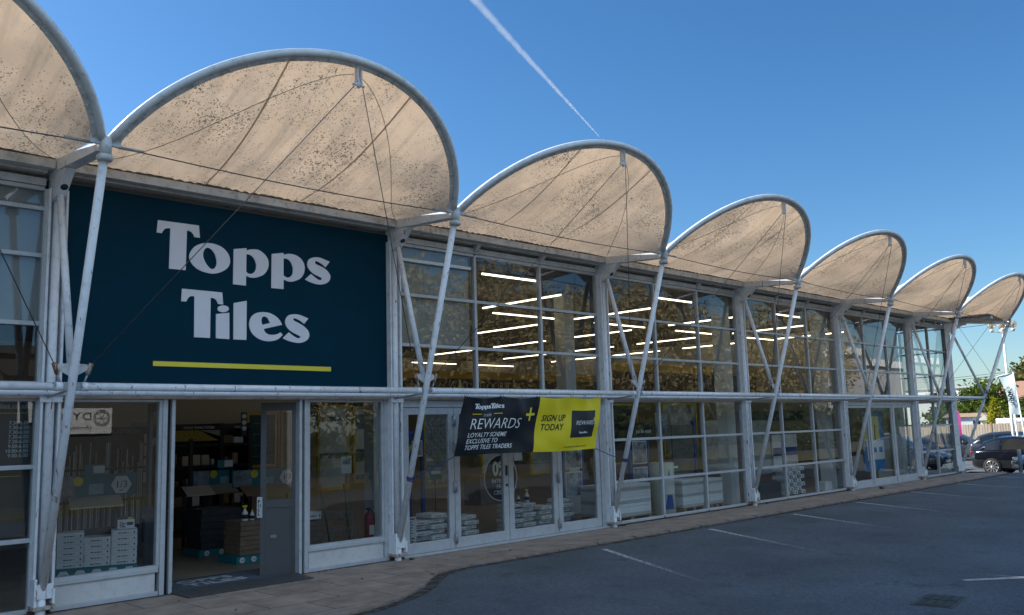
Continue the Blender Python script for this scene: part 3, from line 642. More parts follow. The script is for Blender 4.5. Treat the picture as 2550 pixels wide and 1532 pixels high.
# ------------------------------------------------------------------ main sign
GLY={
'T':[[(1.23,4.684),(1.776,4.691),(1.793,4.527),(1.72,4.527),(1.715,4.537),(1.71,4.547),(1.705,4.557),(1.699,4.567),(1.691,4.575),(1.683,4.583),(1.674,4.59),(1.664,4.595),(1.653,4.599),(1.64,4.601),(1.627,4.602),(1.615,4.604),(1.609,4.073),(1.388,4.071),(1.394,4.6),(1.381,4.599),(1.369,4.598),(1.357,4.596),(1.346,4.593),(1.336,4.589),(1.326,4.584),(1.318,4.577),(1.31,4.569),(1.303,4.559),(1.297,4.547),(1.291,4.535),(1.286,4.522),(1.218,4.522)]],
'o':[[(1.653,4.253),(1.654,4.274),(1.659,4.296),(1.667,4.318),(1.677,4.339),(1.69,4.359),(1.706,4.38),(1.724,4.399),(1.745,4.416),(1.769,4.43),(1.796,4.444),(1.825,4.455),(1.854,4.463),(1.885,4.469),(1.917,4.472),(1.949,4.473),(1.981,4.472),(2.012,4.468),(2.044,4.461),(2.074,4.452),(2.102,4.44),(2.129,4.425),(2.153,4.406),(2.175,4.385),(2.193,4.363),(2.207,4.339),(2.216,4.314),(2.222,4.289),(2.224,4.265),(2.223,4.241),(2.217,4.218),(2.208,4.196),(2.196,4.176),(2.18,4.157),(2.161,4.14),(2.139,4.124),(2.116,4.11),(2.09,4.097),(2.063,4.085),(2.034,4.076),(2.004,4.069),(1.973,4.066),(1.94,4.066),(1.908,4.069),(1.877,4.073),(1.848,4.078),(1.819,4.086),(1.792,4.095),(1.767,4.107),(1.744,4.121),(1.723,4.137),(1.704,4.155),(1.688,4.174),(1.675,4.193),(1.664,4.212),(1.656,4.232)],[(1.841,4.313),(1.843,4.329),(1.847,4.346),(1.852,4.362),(1.859,4.376),(1.868,4.388),(1.878,4.397),(1.89,4.404),(1.902,4.408),(1.916,4.408),(1.93,4.404),(1.945,4.398),(1.958,4.388),(1.972,4.376),(1.985,4.361),(1.997,4.344),(2.008,4.325),(2.016,4.304),(2.024,4.281),(2.03,4.257),(2.033,4.235),(2.033,4.216),(2.031,4.197),(2.027,4.179),(2.022,4.165),(2.015,4.153),(2.006,4.143),(1.997,4.135),(1.987,4.13),(1.976,4.128),(1.964,4.127),(1.952,4.13),(1.939,4.136),(1.925,4.147),(1.91,4.162),(1.895,4.179),(1.883,4.195),(1.872,4.212),(1.863,4.228),(1.856,4.245),(1.85,4.26),(1.845,4.274),(1.842,4.287),(1.841,4.299)]],
'p':[[(2.275,4.435),(2.462,4.471),(2.462,4.439),(2.479,4.445),(2.496,4.452),(2.514,4.458),(2.535,4.462),(2.559,4.466),(2.585,4.47),(2.612,4.471),(2.638,4.469),(2.661,4.462),(2.684,4.452),(2.705,4.44),(2.725,4.426),(2.742,4.412),(2.758,4.396),(2.772,4.378),(2.783,4.36),(2.791,4.342),(2.796,4.322),(2.799,4.302),(2.8,4.282),(2.798,4.261),(2.794,4.24),(2.788,4.219),(2.779,4.199),(2.768,4.179),(2.754,4.16),(2.738,4.142),(2.719,4.125),(2.696,4.111),(2.669,4.098),(2.642,4.087),(2.616,4.078),(2.593,4.072),(2.572,4.069),(2.551,4.068),(2.531,4.068),(2.512,4.071),(2.494,4.075),(2.477,4.081),(2.46,4.086),(2.46,3.949),(2.27,3.952)],[(2.461,4.387),(2.473,4.387),(2.485,4.387),(2.498,4.387),(2.51,4.385),(2.523,4.38),(2.537,4.373),(2.55,4.365),(2.562,4.354),(2.573,4.341),(2.583,4.325),(2.593,4.308),(2.6,4.291),(2.605,4.276),(2.609,4.26),(2.611,4.244),(2.611,4.229),(2.609,4.213),(2.606,4.196),(2.601,4.181),(2.595,4.167),(2.587,4.155),(2.577,4.144),(2.567,4.135),(2.556,4.128),(2.544,4.123),(2.531,4.12),(2.517,4.118),(2.505,4.119),(2.493,4.123),(2.482,4.128),(2.472,4.135),(2.461,4.141)]],
'p2':[[(2.848,4.436),(3.031,4.474),(3.032,4.446),(3.05,4.452),(3.068,4.459),(3.087,4.465),(3.107,4.469),(3.131,4.471),(3.157,4.472),(3.183,4.471),(3.208,4.467),(3.233,4.461),(3.257,4.452),(3.28,4.441),(3.301,4.428),(3.319,4.414),(3.335,4.397),(3.348,4.379),(3.359,4.36),(3.366,4.341),(3.371,4.32),(3.374,4.3),(3.374,4.279),(3.372,4.257),(3.367,4.235),(3.361,4.213),(3.352,4.193),(3.341,4.174),(3.327,4.156),(3.311,4.14),(3.293,4.124),(3.27,4.11),(3.243,4.098),(3.216,4.087),(3.192,4.078),(3.17,4.073),(3.149,4.07),(3.129,4.069),(3.11,4.07),(3.09,4.074),(3.071,4.08),(3.053,4.086),(3.034,4.092),(3.035,3.954),(2.843,3.953)],[(3.032,4.394),(3.044,4.395),(3.056,4.396),(3.068,4.396),(3.081,4.395),(3.094,4.391),(3.109,4.385),(3.123,4.378),(3.135,4.368),(3.146,4.355),(3.156,4.34),(3.165,4.323),(3.172,4.306),(3.177,4.289),(3.181,4.27),(3.183,4.252),(3.184,4.234),(3.182,4.216),(3.179,4.197),(3.174,4.18),(3.167,4.166),(3.159,4.155),(3.149,4.146),(3.138,4.138),(3.128,4.133),(3.117,4.129),(3.105,4.126),(3.094,4.125),(3.082,4.126),(3.07,4.13),(3.058,4.135),(3.046,4.142),(3.033,4.148)]],
's':[[(3.795,4.433),(3.725,4.342),(3.711,4.351),(3.698,4.36),(3.685,4.369),(3.67,4.378),(3.654,4.386),(3.636,4.395),(3.618,4.402),(3.603,4.408),(3.59,4.411),(3.578,4.414),(3.567,4.415),(3.559,4.414),(3.553,4.412),(3.549,4.408),(3.547,4.403),(3.546,4.398),(3.545,4.392),(3.546,4.386),(3.549,4.379),(3.555,4.374),(3.566,4.369),(3.58,4.364),(3.596,4.36),(3.613,4.355),(3.631,4.349),(3.65,4.344),(3.671,4.337),(3.69,4.329),(3.708,4.32),(3.726,4.309),(3.742,4.298),(3.758,4.286),(3.772,4.273),(3.784,4.259),(3.795,4.245),(3.802,4.231),(3.806,4.216),(3.807,4.201),(3.805,4.186),(3.8,4.171),(3.794,4.157),(3.784,4.142),(3.772,4.128),(3.757,4.116),(3.739,4.105),(3.717,4.095),(3.694,4.087),(3.67,4.081),(3.647,4.077),(3.624,4.075),(3.6,4.074),(3.574,4.075),(3.546,4.078),(3.516,4.083),(3.487,4.09),(3.461,4.096),(3.439,4.103),(3.419,4.111),(3.401,4.119),(3.382,4.127),(3.479,4.215),(3.494,4.206),(3.508,4.196),(3.522,4.187),(3.536,4.179),(3.551,4.17),(3.566,4.161),(3.58,4.153),(3.593,4.147),(3.605,4.144),(3.616,4.141),(3.627,4.141),(3.636,4.141),(3.644,4.144),(3.652,4.148),(3.659,4.153),(3.663,4.158),(3.663,4.162),(3.662,4.167),(3.658,4.172),(3.651,4.177),(3.64,4.182),(3.626,4.187),(3.61,4.192),(3.593,4.198),(3.575,4.204),(3.556,4.21),(3.536,4.218),(3.517,4.227),(3.499,4.238),(3.481,4.251),(3.465,4.265),(3.451,4.278),(3.44,4.292),(3.43,4.305),(3.423,4.319),(3.419,4.333),(3.417,4.348),(3.418,4.364),(3.422,4.379),(3.426,4.393),(3.432,4.405),(3.439,4.417),(3.448,4.428),(3.46,4.438),(3.476,4.447),(3.494,4.455),(3.515,4.462),(3.536,4.467),(3.559,4.471),(3.583,4.473),(3.608,4.473),(3.632,4.472),(3.654,4.468),(3.677,4.463),(3.698,4.457),(3.719,4.451),(3.739,4.446),(3.758,4.442),(3.776,4.437)]],
'T2':[[(1.566,3.827),(2.117,3.825),(2.134,3.664),(2.062,3.666),(2.056,3.677),(2.051,3.689),(2.045,3.7),(2.039,3.71),(2.032,3.718),(2.024,3.725),(2.016,3.73),(2.007,3.735),(1.995,3.738),(1.983,3.739),(1.97,3.74),(1.957,3.741),(1.957,3.206),(1.739,3.206),(1.733,3.742),(1.72,3.741),(1.708,3.741),(1.696,3.74),(1.685,3.738),(1.676,3.734),(1.667,3.728),(1.659,3.721),(1.652,3.713),(1.645,3.702),(1.638,3.689),(1.632,3.676),(1.626,3.663),(1.558,3.663)]],
'i':[[(2.216,3.612),(2.215,3.606),(2.213,3.6),(2.21,3.594),(2.206,3.588),(2.2,3.583),(2.193,3.578),(2.185,3.573),(2.176,3.569),(2.167,3.566),(2.157,3.563),(2.146,3.561),(2.136,3.56),(2.126,3.56),(2.115,3.56),(2.105,3.561),(2.096,3.563),(2.087,3.566),(2.079,3.569),(2.072,3.573),(2.066,3.578),(2.062,3.583),(2.058,3.588),(2.056,3.594),(2.055,3.6),(2.056,3.606),(2.058,3.612),(2.061,3.618),(2.065,3.624),(2.071,3.629),(2.078,3.634),(2.086,3.639),(2.094,3.643),(2.104,3.646),(2.114,3.649),(2.124,3.651),(2.134,3.652),(2.145,3.652),(2.155,3.652),(2.166,3.651),(2.175,3.649),(2.184,3.646),(2.192,3.643),(2.199,3.639),(2.205,3.634),(2.21,3.629),(2.213,3.624),(2.215,3.618)],[(2.037,3.529),(2.223,3.56),(2.229,3.204),(2.038,3.207)]],
'l':[[(2.285,3.696),(2.474,3.742),(2.476,3.206),(2.286,3.204)]],
'e':[[(3.015,3.445),(2.733,3.371),(2.737,3.36),(2.741,3.35),(2.746,3.339),(2.753,3.33),(2.763,3.321),(2.776,3.313),(2.79,3.306),(2.805,3.301),(2.821,3.298),(2.839,3.296),(2.857,3.296),(2.875,3.297),(2.893,3.299),(2.911,3.302),(2.929,3.307),(2.945,3.312),(2.958,3.318),(2.97,3.324),(2.981,3.331),(2.992,3.338),(3.025,3.305),(3.01,3.29),(2.995,3.274),(2.98,3.259),(2.963,3.246),(2.943,3.235),(2.922,3.226),(2.899,3.219),(2.875,3.213),(2.851,3.208),(2.825,3.205),(2.798,3.204),(2.771,3.205),(2.743,3.208),(2.715,3.213),(2.686,3.221),(2.659,3.231),(2.633,3.244),(2.608,3.259),(2.585,3.277),(2.565,3.296),(2.549,3.317),(2.536,3.34),(2.526,3.364),(2.519,3.386),(2.515,3.409),(2.514,3.43),(2.517,3.452),(2.521,3.472),(2.528,3.492),(2.537,3.511),(2.549,3.529),(2.562,3.545),(2.579,3.559),(2.597,3.571),(2.617,3.582),(2.638,3.59),(2.661,3.596),(2.684,3.601),(2.708,3.604),(2.733,3.605),(2.758,3.604),(2.785,3.603),(2.811,3.599),(2.837,3.593),(2.863,3.584),(2.889,3.573),(2.913,3.56),(2.934,3.547),(2.951,3.534),(2.965,3.521),(2.977,3.508),(2.988,3.495),(2.996,3.482),(3.003,3.47),(3.009,3.457)],[(2.709,3.426),(2.705,3.441),(2.701,3.456),(2.698,3.47),(2.696,3.484),(2.697,3.496),(2.699,3.508),(2.703,3.518),(2.708,3.527),(2.714,3.534),(2.723,3.54),(2.732,3.544),(2.742,3.545),(2.753,3.544),(2.764,3.541),(2.776,3.535),(2.785,3.529),(2.794,3.521),(2.8,3.511),(2.806,3.501),(2.812,3.491),(2.817,3.483),(2.821,3.476),(2.825,3.468),(2.83,3.461)]],
's2':[[(3.437,3.562),(3.369,3.482),(3.355,3.49),(3.342,3.499),(3.328,3.508),(3.313,3.516),(3.297,3.524),(3.28,3.532),(3.264,3.539),(3.249,3.544),(3.236,3.548),(3.225,3.55),(3.215,3.551),(3.207,3.551),(3.2,3.549),(3.195,3.546),(3.192,3.541),(3.191,3.537),(3.191,3.532),(3.192,3.528),(3.196,3.522),(3.203,3.517),(3.215,3.511),(3.231,3.505),(3.249,3.499),(3.267,3.492),(3.287,3.483),(3.308,3.474),(3.33,3.464),(3.35,3.453),(3.37,3.441),(3.389,3.427),(3.406,3.414),(3.421,3.4),(3.432,3.386),(3.441,3.372),(3.447,3.358),(3.451,3.344),(3.453,3.33),(3.452,3.315),(3.449,3.3),(3.444,3.287),(3.436,3.274),(3.425,3.261),(3.412,3.249),(3.397,3.239),(3.379,3.229),(3.359,3.22),(3.336,3.212),(3.314,3.207),(3.292,3.204),(3.27,3.203),(3.247,3.204),(3.223,3.206),(3.197,3.209),(3.168,3.214),(3.14,3.22),(3.114,3.226),(3.091,3.233),(3.07,3.241),(3.049,3.249),(3.028,3.257),(3.123,3.346),(3.136,3.337),(3.149,3.328),(3.163,3.319),(3.177,3.31),(3.193,3.301),(3.21,3.291),(3.226,3.283),(3.241,3.276),(3.253,3.272),(3.264,3.27),(3.274,3.27),(3.283,3.27),(3.291,3.272),(3.299,3.276),(3.305,3.28),(3.309,3.285),(3.309,3.289),(3.307,3.293),(3.303,3.298),(3.296,3.303),(3.285,3.308),(3.272,3.313),(3.257,3.318),(3.241,3.325),(3.222,3.332),(3.2,3.341),(3.179,3.35),(3.159,3.361),(3.141,3.372),(3.124,3.385),(3.109,3.399),(3.095,3.413),(3.085,3.428),(3.076,3.444),(3.069,3.46),(3.065,3.476),(3.063,3.49),(3.065,3.505),(3.068,3.519),(3.073,3.532),(3.08,3.546),(3.089,3.56),(3.1,3.573),(3.112,3.583),(3.128,3.592),(3.145,3.598),(3.165,3.603),(3.185,3.606),(3.206,3.609),(3.229,3.61),(3.253,3.61),(3.276,3.608),(3.3,3.604),(3.324,3.598),(3.347,3.591),(3.368,3.585),(3.387,3.579),(3.404,3.573),(3.421,3.567)]],
'_':[[(1.214,2.879),(3.814,2.877),(3.814,2.813),(1.216,2.818)]],
}
sign = thing('shop_sign', 'big navy fascia board with white lettering and a yellow underline', 'shop sign', (2.56, .12, 2.6))
MB().box(.140, .10, 2.60, 4.875, .16, 4.975, .004).build('board', NAVY, sign)
MB().box(.14, .105, 2.575, 4.875, .17, 2.60).build('bottom_trim', ALU, sign)
def glyph(k): 
    me = curve_mesh(GLY[k], .006); return me
for k in ('T', 'o', 'p', 'p2', 's', 'T2', 'i', 'l', 'e', 's2'):
    mb = MB(); mb.addmesh(glyph(k), frame_M((0, .093, 0), (1, 0, 0), (0, 0, 1))); mb.build('letter', LETTER, sign)
mb = MB(); mb.addmesh(glyph('_'), frame_M((0, .093, 0), (1, 0, 0), (0, 0, 1))); mb.build('underline', YELLOW, sign)
def logo_mesh(one_line):
    """the two words on one line, unit cap height, from the sign's letter shapes"""
    mb = MB(); 
    for k, dx_, dz in (('T', 0, 0), ('o', 0, 0), ('p', 0, 0), ('p2', 0, 0), ('s', 0, 0), ('T2', 2.20, .865), ('i', 2.20, .865), ('l', 2.20, .865), ('e', 2.20, .865), ('s2', 2.20, .865)):
        mb.addmesh(glyph(k), Matrix.Translation((dx_-1.218, dz-4.071, 0)))
    me = bpy.data.meshes.new("logo"); mb.bm.to_mesh(me); mb.bm.free(); return me
LOGO = logo_mesh(True)
def put_logo(mb, o, h, xd, zd, ext=.25):
    s_ = h/.62; return mb.addmesh(LOGO, frame_M(o, xd, zd) @ Matrix.Diagonal((s_, s_, ext, 1)))
# ------------------------------------------------------------------ banner
ban = thing('banner', 'navy and yellow rewards banner hung from the front rail by ties', 'banner', (7.2, -.72, 1.52), group=None)
TLc, TRc, BLc, BRc = Vector((5.66, -.72, 2.43)), Vector((8.93, -.72, 2.43)), Vector((5.47, -.68, 1.52)), Vector((8.74, -.69, 1.53))
def bpos(u, v):
    """u right, v up; fabric scalloped between the ties, wrinkled, edges pulled"""
    p = (BLc.lerp(BRc, u)).lerp(TLc.lerp(TRc, u), v)
    p.z -= .035*abs(math.sin(u*math.pi*4))*v**3
    p.y += .022*math.sin(u*23+v*4)*v*(1-.5*v)+.015*math.sin(u*9-v*7)+.014*math.sin(u*50+v*6)*v**3+.004*math.sin((u*1.7+v)*17)*(1-v)
    p.z += .012*math.sin(u*math.pi*2)*(1-v)
    return p
US = .515
def bskew(u, v): return US+(-.0)*v
mb = MB(); mb.shell(lambda a, b: bpos(a*US, b), 60, 30, .002); mb.build('navy_half', BWEAVE, ban)
mb = MB(); mb.shell(lambda a, b: bpos(US+a*(1-US), b), 60, 30, .002); mb.build('yellow_half', BYEL, ban)
def on_banner(me_list, name, ma, lift=.006, big=True):
    """lettering laid on the cloth: mesh x,y in banner units (x 0..3.27, y 0..0.91)"""
    mb = MB()
    for me, mm in me_list: mb.addmesh(me, mm)
    if big: bmesh.ops.subdivide_edges(mb.bm, edges=[e for e in mb.bm.edges if e.calc_length() > .12], cuts=2)
    for v in mb.bm.verts: p = bpos(max(0, min(1, v.co.x/3.27)), max(0, min(1, v.co.y/.91))); v.co = p+Vector((0, -lift-v.co.z, 0))
    return mb.build(name, ma, ban)
def tm(s, x, y, size, bold=0, shear=.2, wx=1, **k): return (text_mesh(s, bold=bold, shear=shear, ext=.001, **k), Matrix.Translation((x, y, 0)) @ Matrix.Diagonal((size*wx, size, 1, 1)))
on_banner([(LOGO, Matrix.Translation((.26, .725, 0)) @ Matrix.Diagonal((.142, .142, .1, 1)))], 'logo', WHITE)
on_banner([tm('REWARDS', .20, .40, .245, -.012, .2, .96)], 'heading', WHITE)
on_banner([tm('LOYALTY SCHEME', .19, .275, .098, .007, space=1.05), tm('EXCLUSIVE TO', .18, .18, .098, .007, space=1.05), tm('TOPPS TILES TRADERS', .17, .085, .098, .007, space=1.05)], 'wording', WHITE, big=False)
on_banner([tm('trade', .46, .60, .085, 0, .3)], 'script', mat("grey_print", (.45, .45, .45)))
def rect(x0, y0, x1, y1, sk=0):
    me = bpy.data.meshes.new("rect"); nx = max(1, int((x1-x0)/.04)); ny = max(1, int((y1-y0)/.04)); b = bmesh.new()
    V = [[b.verts.new((x0+(x1-x0)*i/nx+sk*(y0+(y1-y0)*j/ny), y0+(y1-y0)*j/ny, 0)) for j in range(ny+1)] for i in range(nx+1)]
    for i in range(nx):
        for j in range(ny): b.faces.new((V[i][j], V[i+1][j], V[i+1][j+1], V[i][j+1]))
    b.to_mesh(me); b.free(); return me
I4 = Matrix.Identity(4)
on_banner([(rect(.24, .635, .43, .645), I4), (rect(.70, .635, .87, .645), I4)], 'logo_rule', TYEL)
on_banner([(rect(1.40, .60, 1.61, .64), I4), (rect(1.485, .515, 1.525, .60), I4), (rect(1.485, .64, 1.525, .735), I4)], 'plus_sign', TYEL)
on_banner([tm('SIGN UP', 1.80, .51, .15, .018, space=1.05), tm('TODAY', 1.80, .355, .15, .018, space=1.05)], 'wording', BLACK)
on_banner([(rect(2.55, .215, 3.14, .685), I4)], 'card', BBLK, .004)
on_banner([tm('REWARDS', 2.66, .43, .11, -.006)], 'card_wording', WHITE, .012, False)
on_banner([(LOGO, Matrix.Translation((2.76, .285, 0)) @ Matrix.Diagonal((.05, .05, .1, 1)))], 'card_logo', WHITE, .012, False)
on_banner([(rect(3.08, .52, 3.15, .535), I4), (rect(3.107, .495, 3.122, .52), I4), (rect(3.107, .535, 3.122, .56), I4)], 'card_plus', TYEL, .012)
on_banner([tm('www.toppstiles.co.uk/trade-rewards', 2.42, .055, .04, 0, .2)], 'small_print', mat("olive_print", (.25, .2, .02)))
for u in (.01, .25, .50, .76, .985):
    p = bpos(u, .985); mb = MB(); mb.tube([p+Vector((0, 0, -.02)), Vector((p.x, -.77, 2.47)), Vector((p.x+.01, -.73, 2.55)), Vector((p.x+.01, -.665, 2.5)), p+Vector((.0, .01, -.02))], .005, 6); mb.build('tie', mat("white_cord", (.5, .5, .5)), ban)
ROPE = mat("blue_rope", (.03, .04, .16), .7)
for (p, xk, zk, yk) in ((bpos(0.0, .0), XS[2], 1.22, -.335), (bpos(1, .0), XS[3], 1.27, -.345)):
    q = Vector((xk, yk, zk)); mb = MB(); mb.tube([p, p.lerp(q, .5)+Vector((0, 0, -.015)), q+Vector((0, -.03, 0))], .007, 6)
    for k in range(3): mb.tube([q+Vector((.058*math.cos(a*.5236), .058*math.sin(a*.5236), .022*k-.02+.012*math.sin(a*.5236))) for a in range(13)], .008, 6)
    mb.build('rope', ROPE, ban)
# ------------------------------------------------------------------ inside the shop
# strip lights
TUBE = emit("lamp_tube", (1.0, .87, .64), 2.6)
def strip(x, y, along_x, L, label):
    t = thing('strip_light', label, 'strip light', (x, y, 4.75), 0 if along_x else R(90), 'ceiling strip lights inside the shop')
    MB().box(-L/2, -.02, .0, L/2, .02, .035, .004).build('housing', ALUD, t, world=False)
    MB().tube([(-L/2+.02, 0, -.024), (L/2-.02, 0, -.020)], .017, 8).build('lamp', TUBE, t, world=False)
    return t
ORD = ['first', 'second', 'third', 'fourth', 'fifth', 'sixth', 'seventh', 'eighth', 'ninth', 'tenth']
lrow = [7.2, 10.6, 14.1, 17.6, 21.4, 24.5]
proto = None
def place(x, y, ax, L, label):
    strip(x, y, ax, L, label)
for i, x in enumerate(lrow):
    for j, y in enumerate((2.9, 6.7, 10.2, 13.4)):
        place(x, y+.25*((i*7) % 3-1), False, 2.5, f'ceiling strip light at right angles to the glass, {ORD[j]} lamp deep, {ORD[i]} row from sign')
for j, x in enumerate((5.0, 8.7, 12.5, 16.3, 20.1, 24.2)):
    place(x, 4.6, True, 2.3, f'ceiling strip light parallel to the glass, near row, {ORD[j]} from the navy sign')
for j, x in enumerate((13.0, 16.2, 20.2, 23.6)):
    place(x, 17.5, True, 2.4, f'ceiling strip light parallel to the glass, rear row, {ORD[j]} from the navy sign')
for j, x in enumerate((8.2, 13.4, 18.6)):
    place(x, .75, True, 1.5, f'pale strip light just behind the top of the glass, {ORD[j]} from the navy sign')
# header boards hung over the aisles
def board(name, label, cat, x0, y, z0, x1, z1, ma, th=.04, group=None):
    t = thing(name, label, cat, ((x0+x1)/2, y, z0), 0, group)
    MB().box(x0, y, z0, x1, y+th, z1, .004).build('board', ma, t); return t
GOLDT = mat("gold_letter", (.55, .45, .2), .4)
t = board('header_board', 'long black header board reading WALL & FLOOR IDEAS under a mustard band', 'header board', 9.0, 12, 2.75, 26.5, 3.68, DARKIN)
MB().box(9.0, 11.97, 3.69, 26.5, 12.04, 3.94).build('mustard_band', GOLD, t)
mb = MB(); put_text(mb, 'WALL & FLOOR IDEAS', (16.21, 11.985, 3.31), .40, wx=.92, bold=-.012); mb.build('lettering', GOLDT, t)
t = board('header_board', 'black header board with gold MO letters beside a white column', 'header board', 16.3, 4.9, 2.6, 24, 3.45, DARKIN)
MB().box(16.3, 4.87, 3.46, 24, 4.94, 3.68).build('mustard_band', GOLD, t)
mb = MB(); put_text(mb, 'MO', (20.68, 4.885, 2.97), .36, bold=-.012); mb.build('lettering', GOLDT, t)

# ---- helpers for stock
def cbox(x0, y0, z0, x1, y1, z1, ma, name, label, cat, group=None, rz=0, c=None, marks=None, bev=.006):
    """a carton with printed end marks"""
    cx, cy = (x0+x1)/2, (y0+y1)/2
    t = thing(name, label, cat, (cx, cy, z0), rz, group)
    MB().box(-(x1-x0)/2, -(y1-y0)/2, 0, (x1-x0)/2, (y1-y0)/2, z1-z0, bev).build('carton', ma, t, world=False)
    if marks:
        mb = MB(); h = z1-z0
        for (u, v, w_, hh) in marks: mb.box(-(x1-x0)/2+u*(x1-x0), -(y1-y0)/2-.0015, v*h, -(x1-x0)/2+(u+w_)*(x1-x0), -(y1-y0)/2+.001, (v+hh)*h)
        mb.build('print', BLACK, t, world=False)
    return t
MARK = [(.25, .35, .1, .16), (.38, .35, .07, .16), (.47, .35, .12, .16), (.62, .38, .05, .12), (.86, .3, .05, .3)]
def hexa(mb, c, r, y, th=.006):
    mb.prism([(c[0]+r*math.cos(R(30+60*k)) if False else c[0]+r*math.cos(R(60*k)), y, c[1]+r*.95*math.sin(R(60*k))) for k in range(6)], (0, th, 0)); return mb
def disc(mb, c, r, y, th=.005): return mb.prism([(c[0]+r*math.cos(k*.3927), y, c[1]+r*math.sin(k*.3927)) for k in range(16)], (0, th, 0))
PHOTO = mat("photo_print", (.22, .25, .28), .4, var=.7, vs=5)
def promo(name, label, x0, y, z0, x1, z1, hexc=None, dotc=None, tick=None, photo=None):
    t = thing(name, label, 'promotional board', ((x0+x1)/2, y, z0))
    MB().box(x0, y, z0, x1, y+.03, z1, .003).build('board', TEAL, t)
    if photo: MB().box(photo[0], y-.004, z0+.01, photo[1], y-.001, z1-.01).build('picture', PHOTO, t)
    if dotc:
        mb = MB(); disc(mb, dotc[:2], dotc[2], y-.010); d_ = mb.build('yellow_disc', TYEL, t)
    if tick: MB().box(tick[0], y-.008, tick[1], tick[2], y-.002, tick[3]).build('price_card', mat("pale_teal", (.25, .42, .45)), t)
    if hexc:
        mb = MB(); hexa(mb, hexc[:2], hexc[2], y-.010); h_ = mb.build('hexagon', WHITE, t)
        mb = MB(); put_text(mb, '1/3', (hexc[0], y-.012, hexc[1]-hexc[2]*.28), hexc[2]*.95, align='CENTER', bold=-.005); put_text(mb, 'OFF', (hexc[0], y-.012, hexc[1]-hexc[2]*.62), hexc[2]*.2, align='CENTER'); mb.build('lettering', BLACK, h_)
    return t
def plinth(label, x0, y0, x1, y1, h, n_, rz=0, z0=.02):
    t = thing('display_plinth', label, 'plinth', ((x0+x1)/2, (y0+y1)/2, z0), rz)
    a, b = (x1-x0)/2, (y1-y0)/2
    MB().box(-a, -b, 0, a, b, h, .004).build('base', TEAL, t, world=False)
    for i in range(n_):
        mb = MB(); c = (-a+(i+.5)*2*a/n_, h*.5); hexa(mb, c, h*.42, -b-.006); o = mb.build('hexagon', WHITE, t, world=False)
        mb = MB(); put_text(mb, '1/3', (c[0], -b-.008, c[1]-h*.13), h*.36, align='CENTER'); mb.build('lettering', BLACK, o, world=False)
    return t
def bottle(x, y, z, h, spray, label, cap=TYEL):
    t = thing('spray_bottle' if spray else 'cleaner_bottle', label, 'bottle', (x, y, z))
    r_ = h*.19
    MB().lathe([(r_*.9, 0), (r_, h*.03), (r_, h*.5), (r_*.55, h*.68), (r_*.36, h*.74), (r_*.36, h*.78)], (0, 0, 0), 14).build('body', WHITE, t, world=False)
    MB().lathe([(r_*1.02, h*.15), (r_*1.02, h*.42)], (0, 0, 0), 14).build('paper_label', BBLK, t, world=False)
    mb = MB(); mb.lathe([(r_*.45, h*.76), (r_*.45, h*.86), (r_*.3, h*.9), (r_*.3, h*.92)], (0, 0, 0), 10)
    if spray: mb.box(-h*.16, -h*.05, h*.88, h*.14, h*.05, h, .004); mb.box(-h*.19, -h*.03, h*.92, -h*.155, h*.03, h*.97)
    mb.build('trigger' if spray else 'cap', cap, t, world=False)
    return t
# ---- left shop window: stacked white cartons on a plinth, sloping sample, tile trims
RZ = R(-6)
RZ = R(-20)
plinth('teal plinth with five small white hexagons under the white cartons left of the doorway', .87, 1.98, 1.89, 2.40, .19, 5, RZ)
q = Matrix.Translation((1.38, 2.19, 0)) @ Matrix.Rotation(RZ, 4, 'Z')
rown = ['bottom', 'second lowest', 'third lowest', 'third highest', 'second highest', 'topmost']
for i, (cn, nrow) in enumerate((('left hand', 6), ('middle', 5), ('right hand', 6))):
    for k in range(nrow):
        p = q @ Vector((-.335+.335*i+rnd.uniform(-.004, .004), rnd.uniform(-.01, .01), .212+k*.078))
        cbox(p.x-.165, p.y-.19, p.z, p.x+.165, p.y+.19, p.z+.076, CARTON, 'tile_carton', f'white tile carton left of the doorway, {cn} pile, {rown[k] if nrow == 6 or k < 3 else ("fourth up" if k == 3 else "top")}', 'carton', 'white tile cartons left of the doorway', RZ, marks=MARK)
t = cbox(1.60, 1.97, .682, 1.82, 2.15, .81, CARTON, 'tub_carton', 'small white carton reading Tim Tile with black flap on the stacked cartons', 'carton', None, RZ)
mb = MB(); put_text(mb, 'Tim', (-.085, -.093, .06), .05, bold=.02); put_text(mb, 'Tile', (-.085, -.093, .02), .05, bold=.02); mb.box(.01, -.0925, .05, .09, -.089, .09); mb.build('lettering', BLACK, t, world=False)
MB().box(-.11, -.09, .128, .11, .09, .16, .004).build('flap', BBLK, t, world=False); MB().box(.02, -.093, .135, .09, -.0905, .155).build('paper_label', TYEL, t, world=False)
t = thing('sample_stand', 'sloping pale sample panel on a black stand behind the white cartons', 'display stand', (1.42, 2.5, .02))
MB().prism([(1.12, 2.55, .96), (1.86, 2.55, .96), (1.96, 2.95, 1.09), (1.22, 2.95, 1.09)], (0, 0, .02)).build('sample_panel', CREAM, t)
for x in (1.25, 1.82): MB().box(x-.02, 2.72, .02, x+.02, 2.77, .98).build('leg', BLACK, t)
promo('promo_board', 'teal one third off board behind the window left of the doorway', 1.10, 3, 1.10, 2.22, 1.42, (1.99, 1.25, .155), (1.37, 1.33, .07), (1.52, 1.13, 1.73, 1.28), (1.11, 1.33))
t = thing('price_ticket', 'small teal and white ticket above the teal board left of the doorway', 'price ticket', (1.56, 2.9, 1.42))
MB().box(1.42, 2.9, 1.42, 1.71, 2.91, 1.57).build('card', TEAL, t); MB().box(1.54, 2.895, 1.44, 1.70, 2.899, 1.55).build('print', WHITE, t)
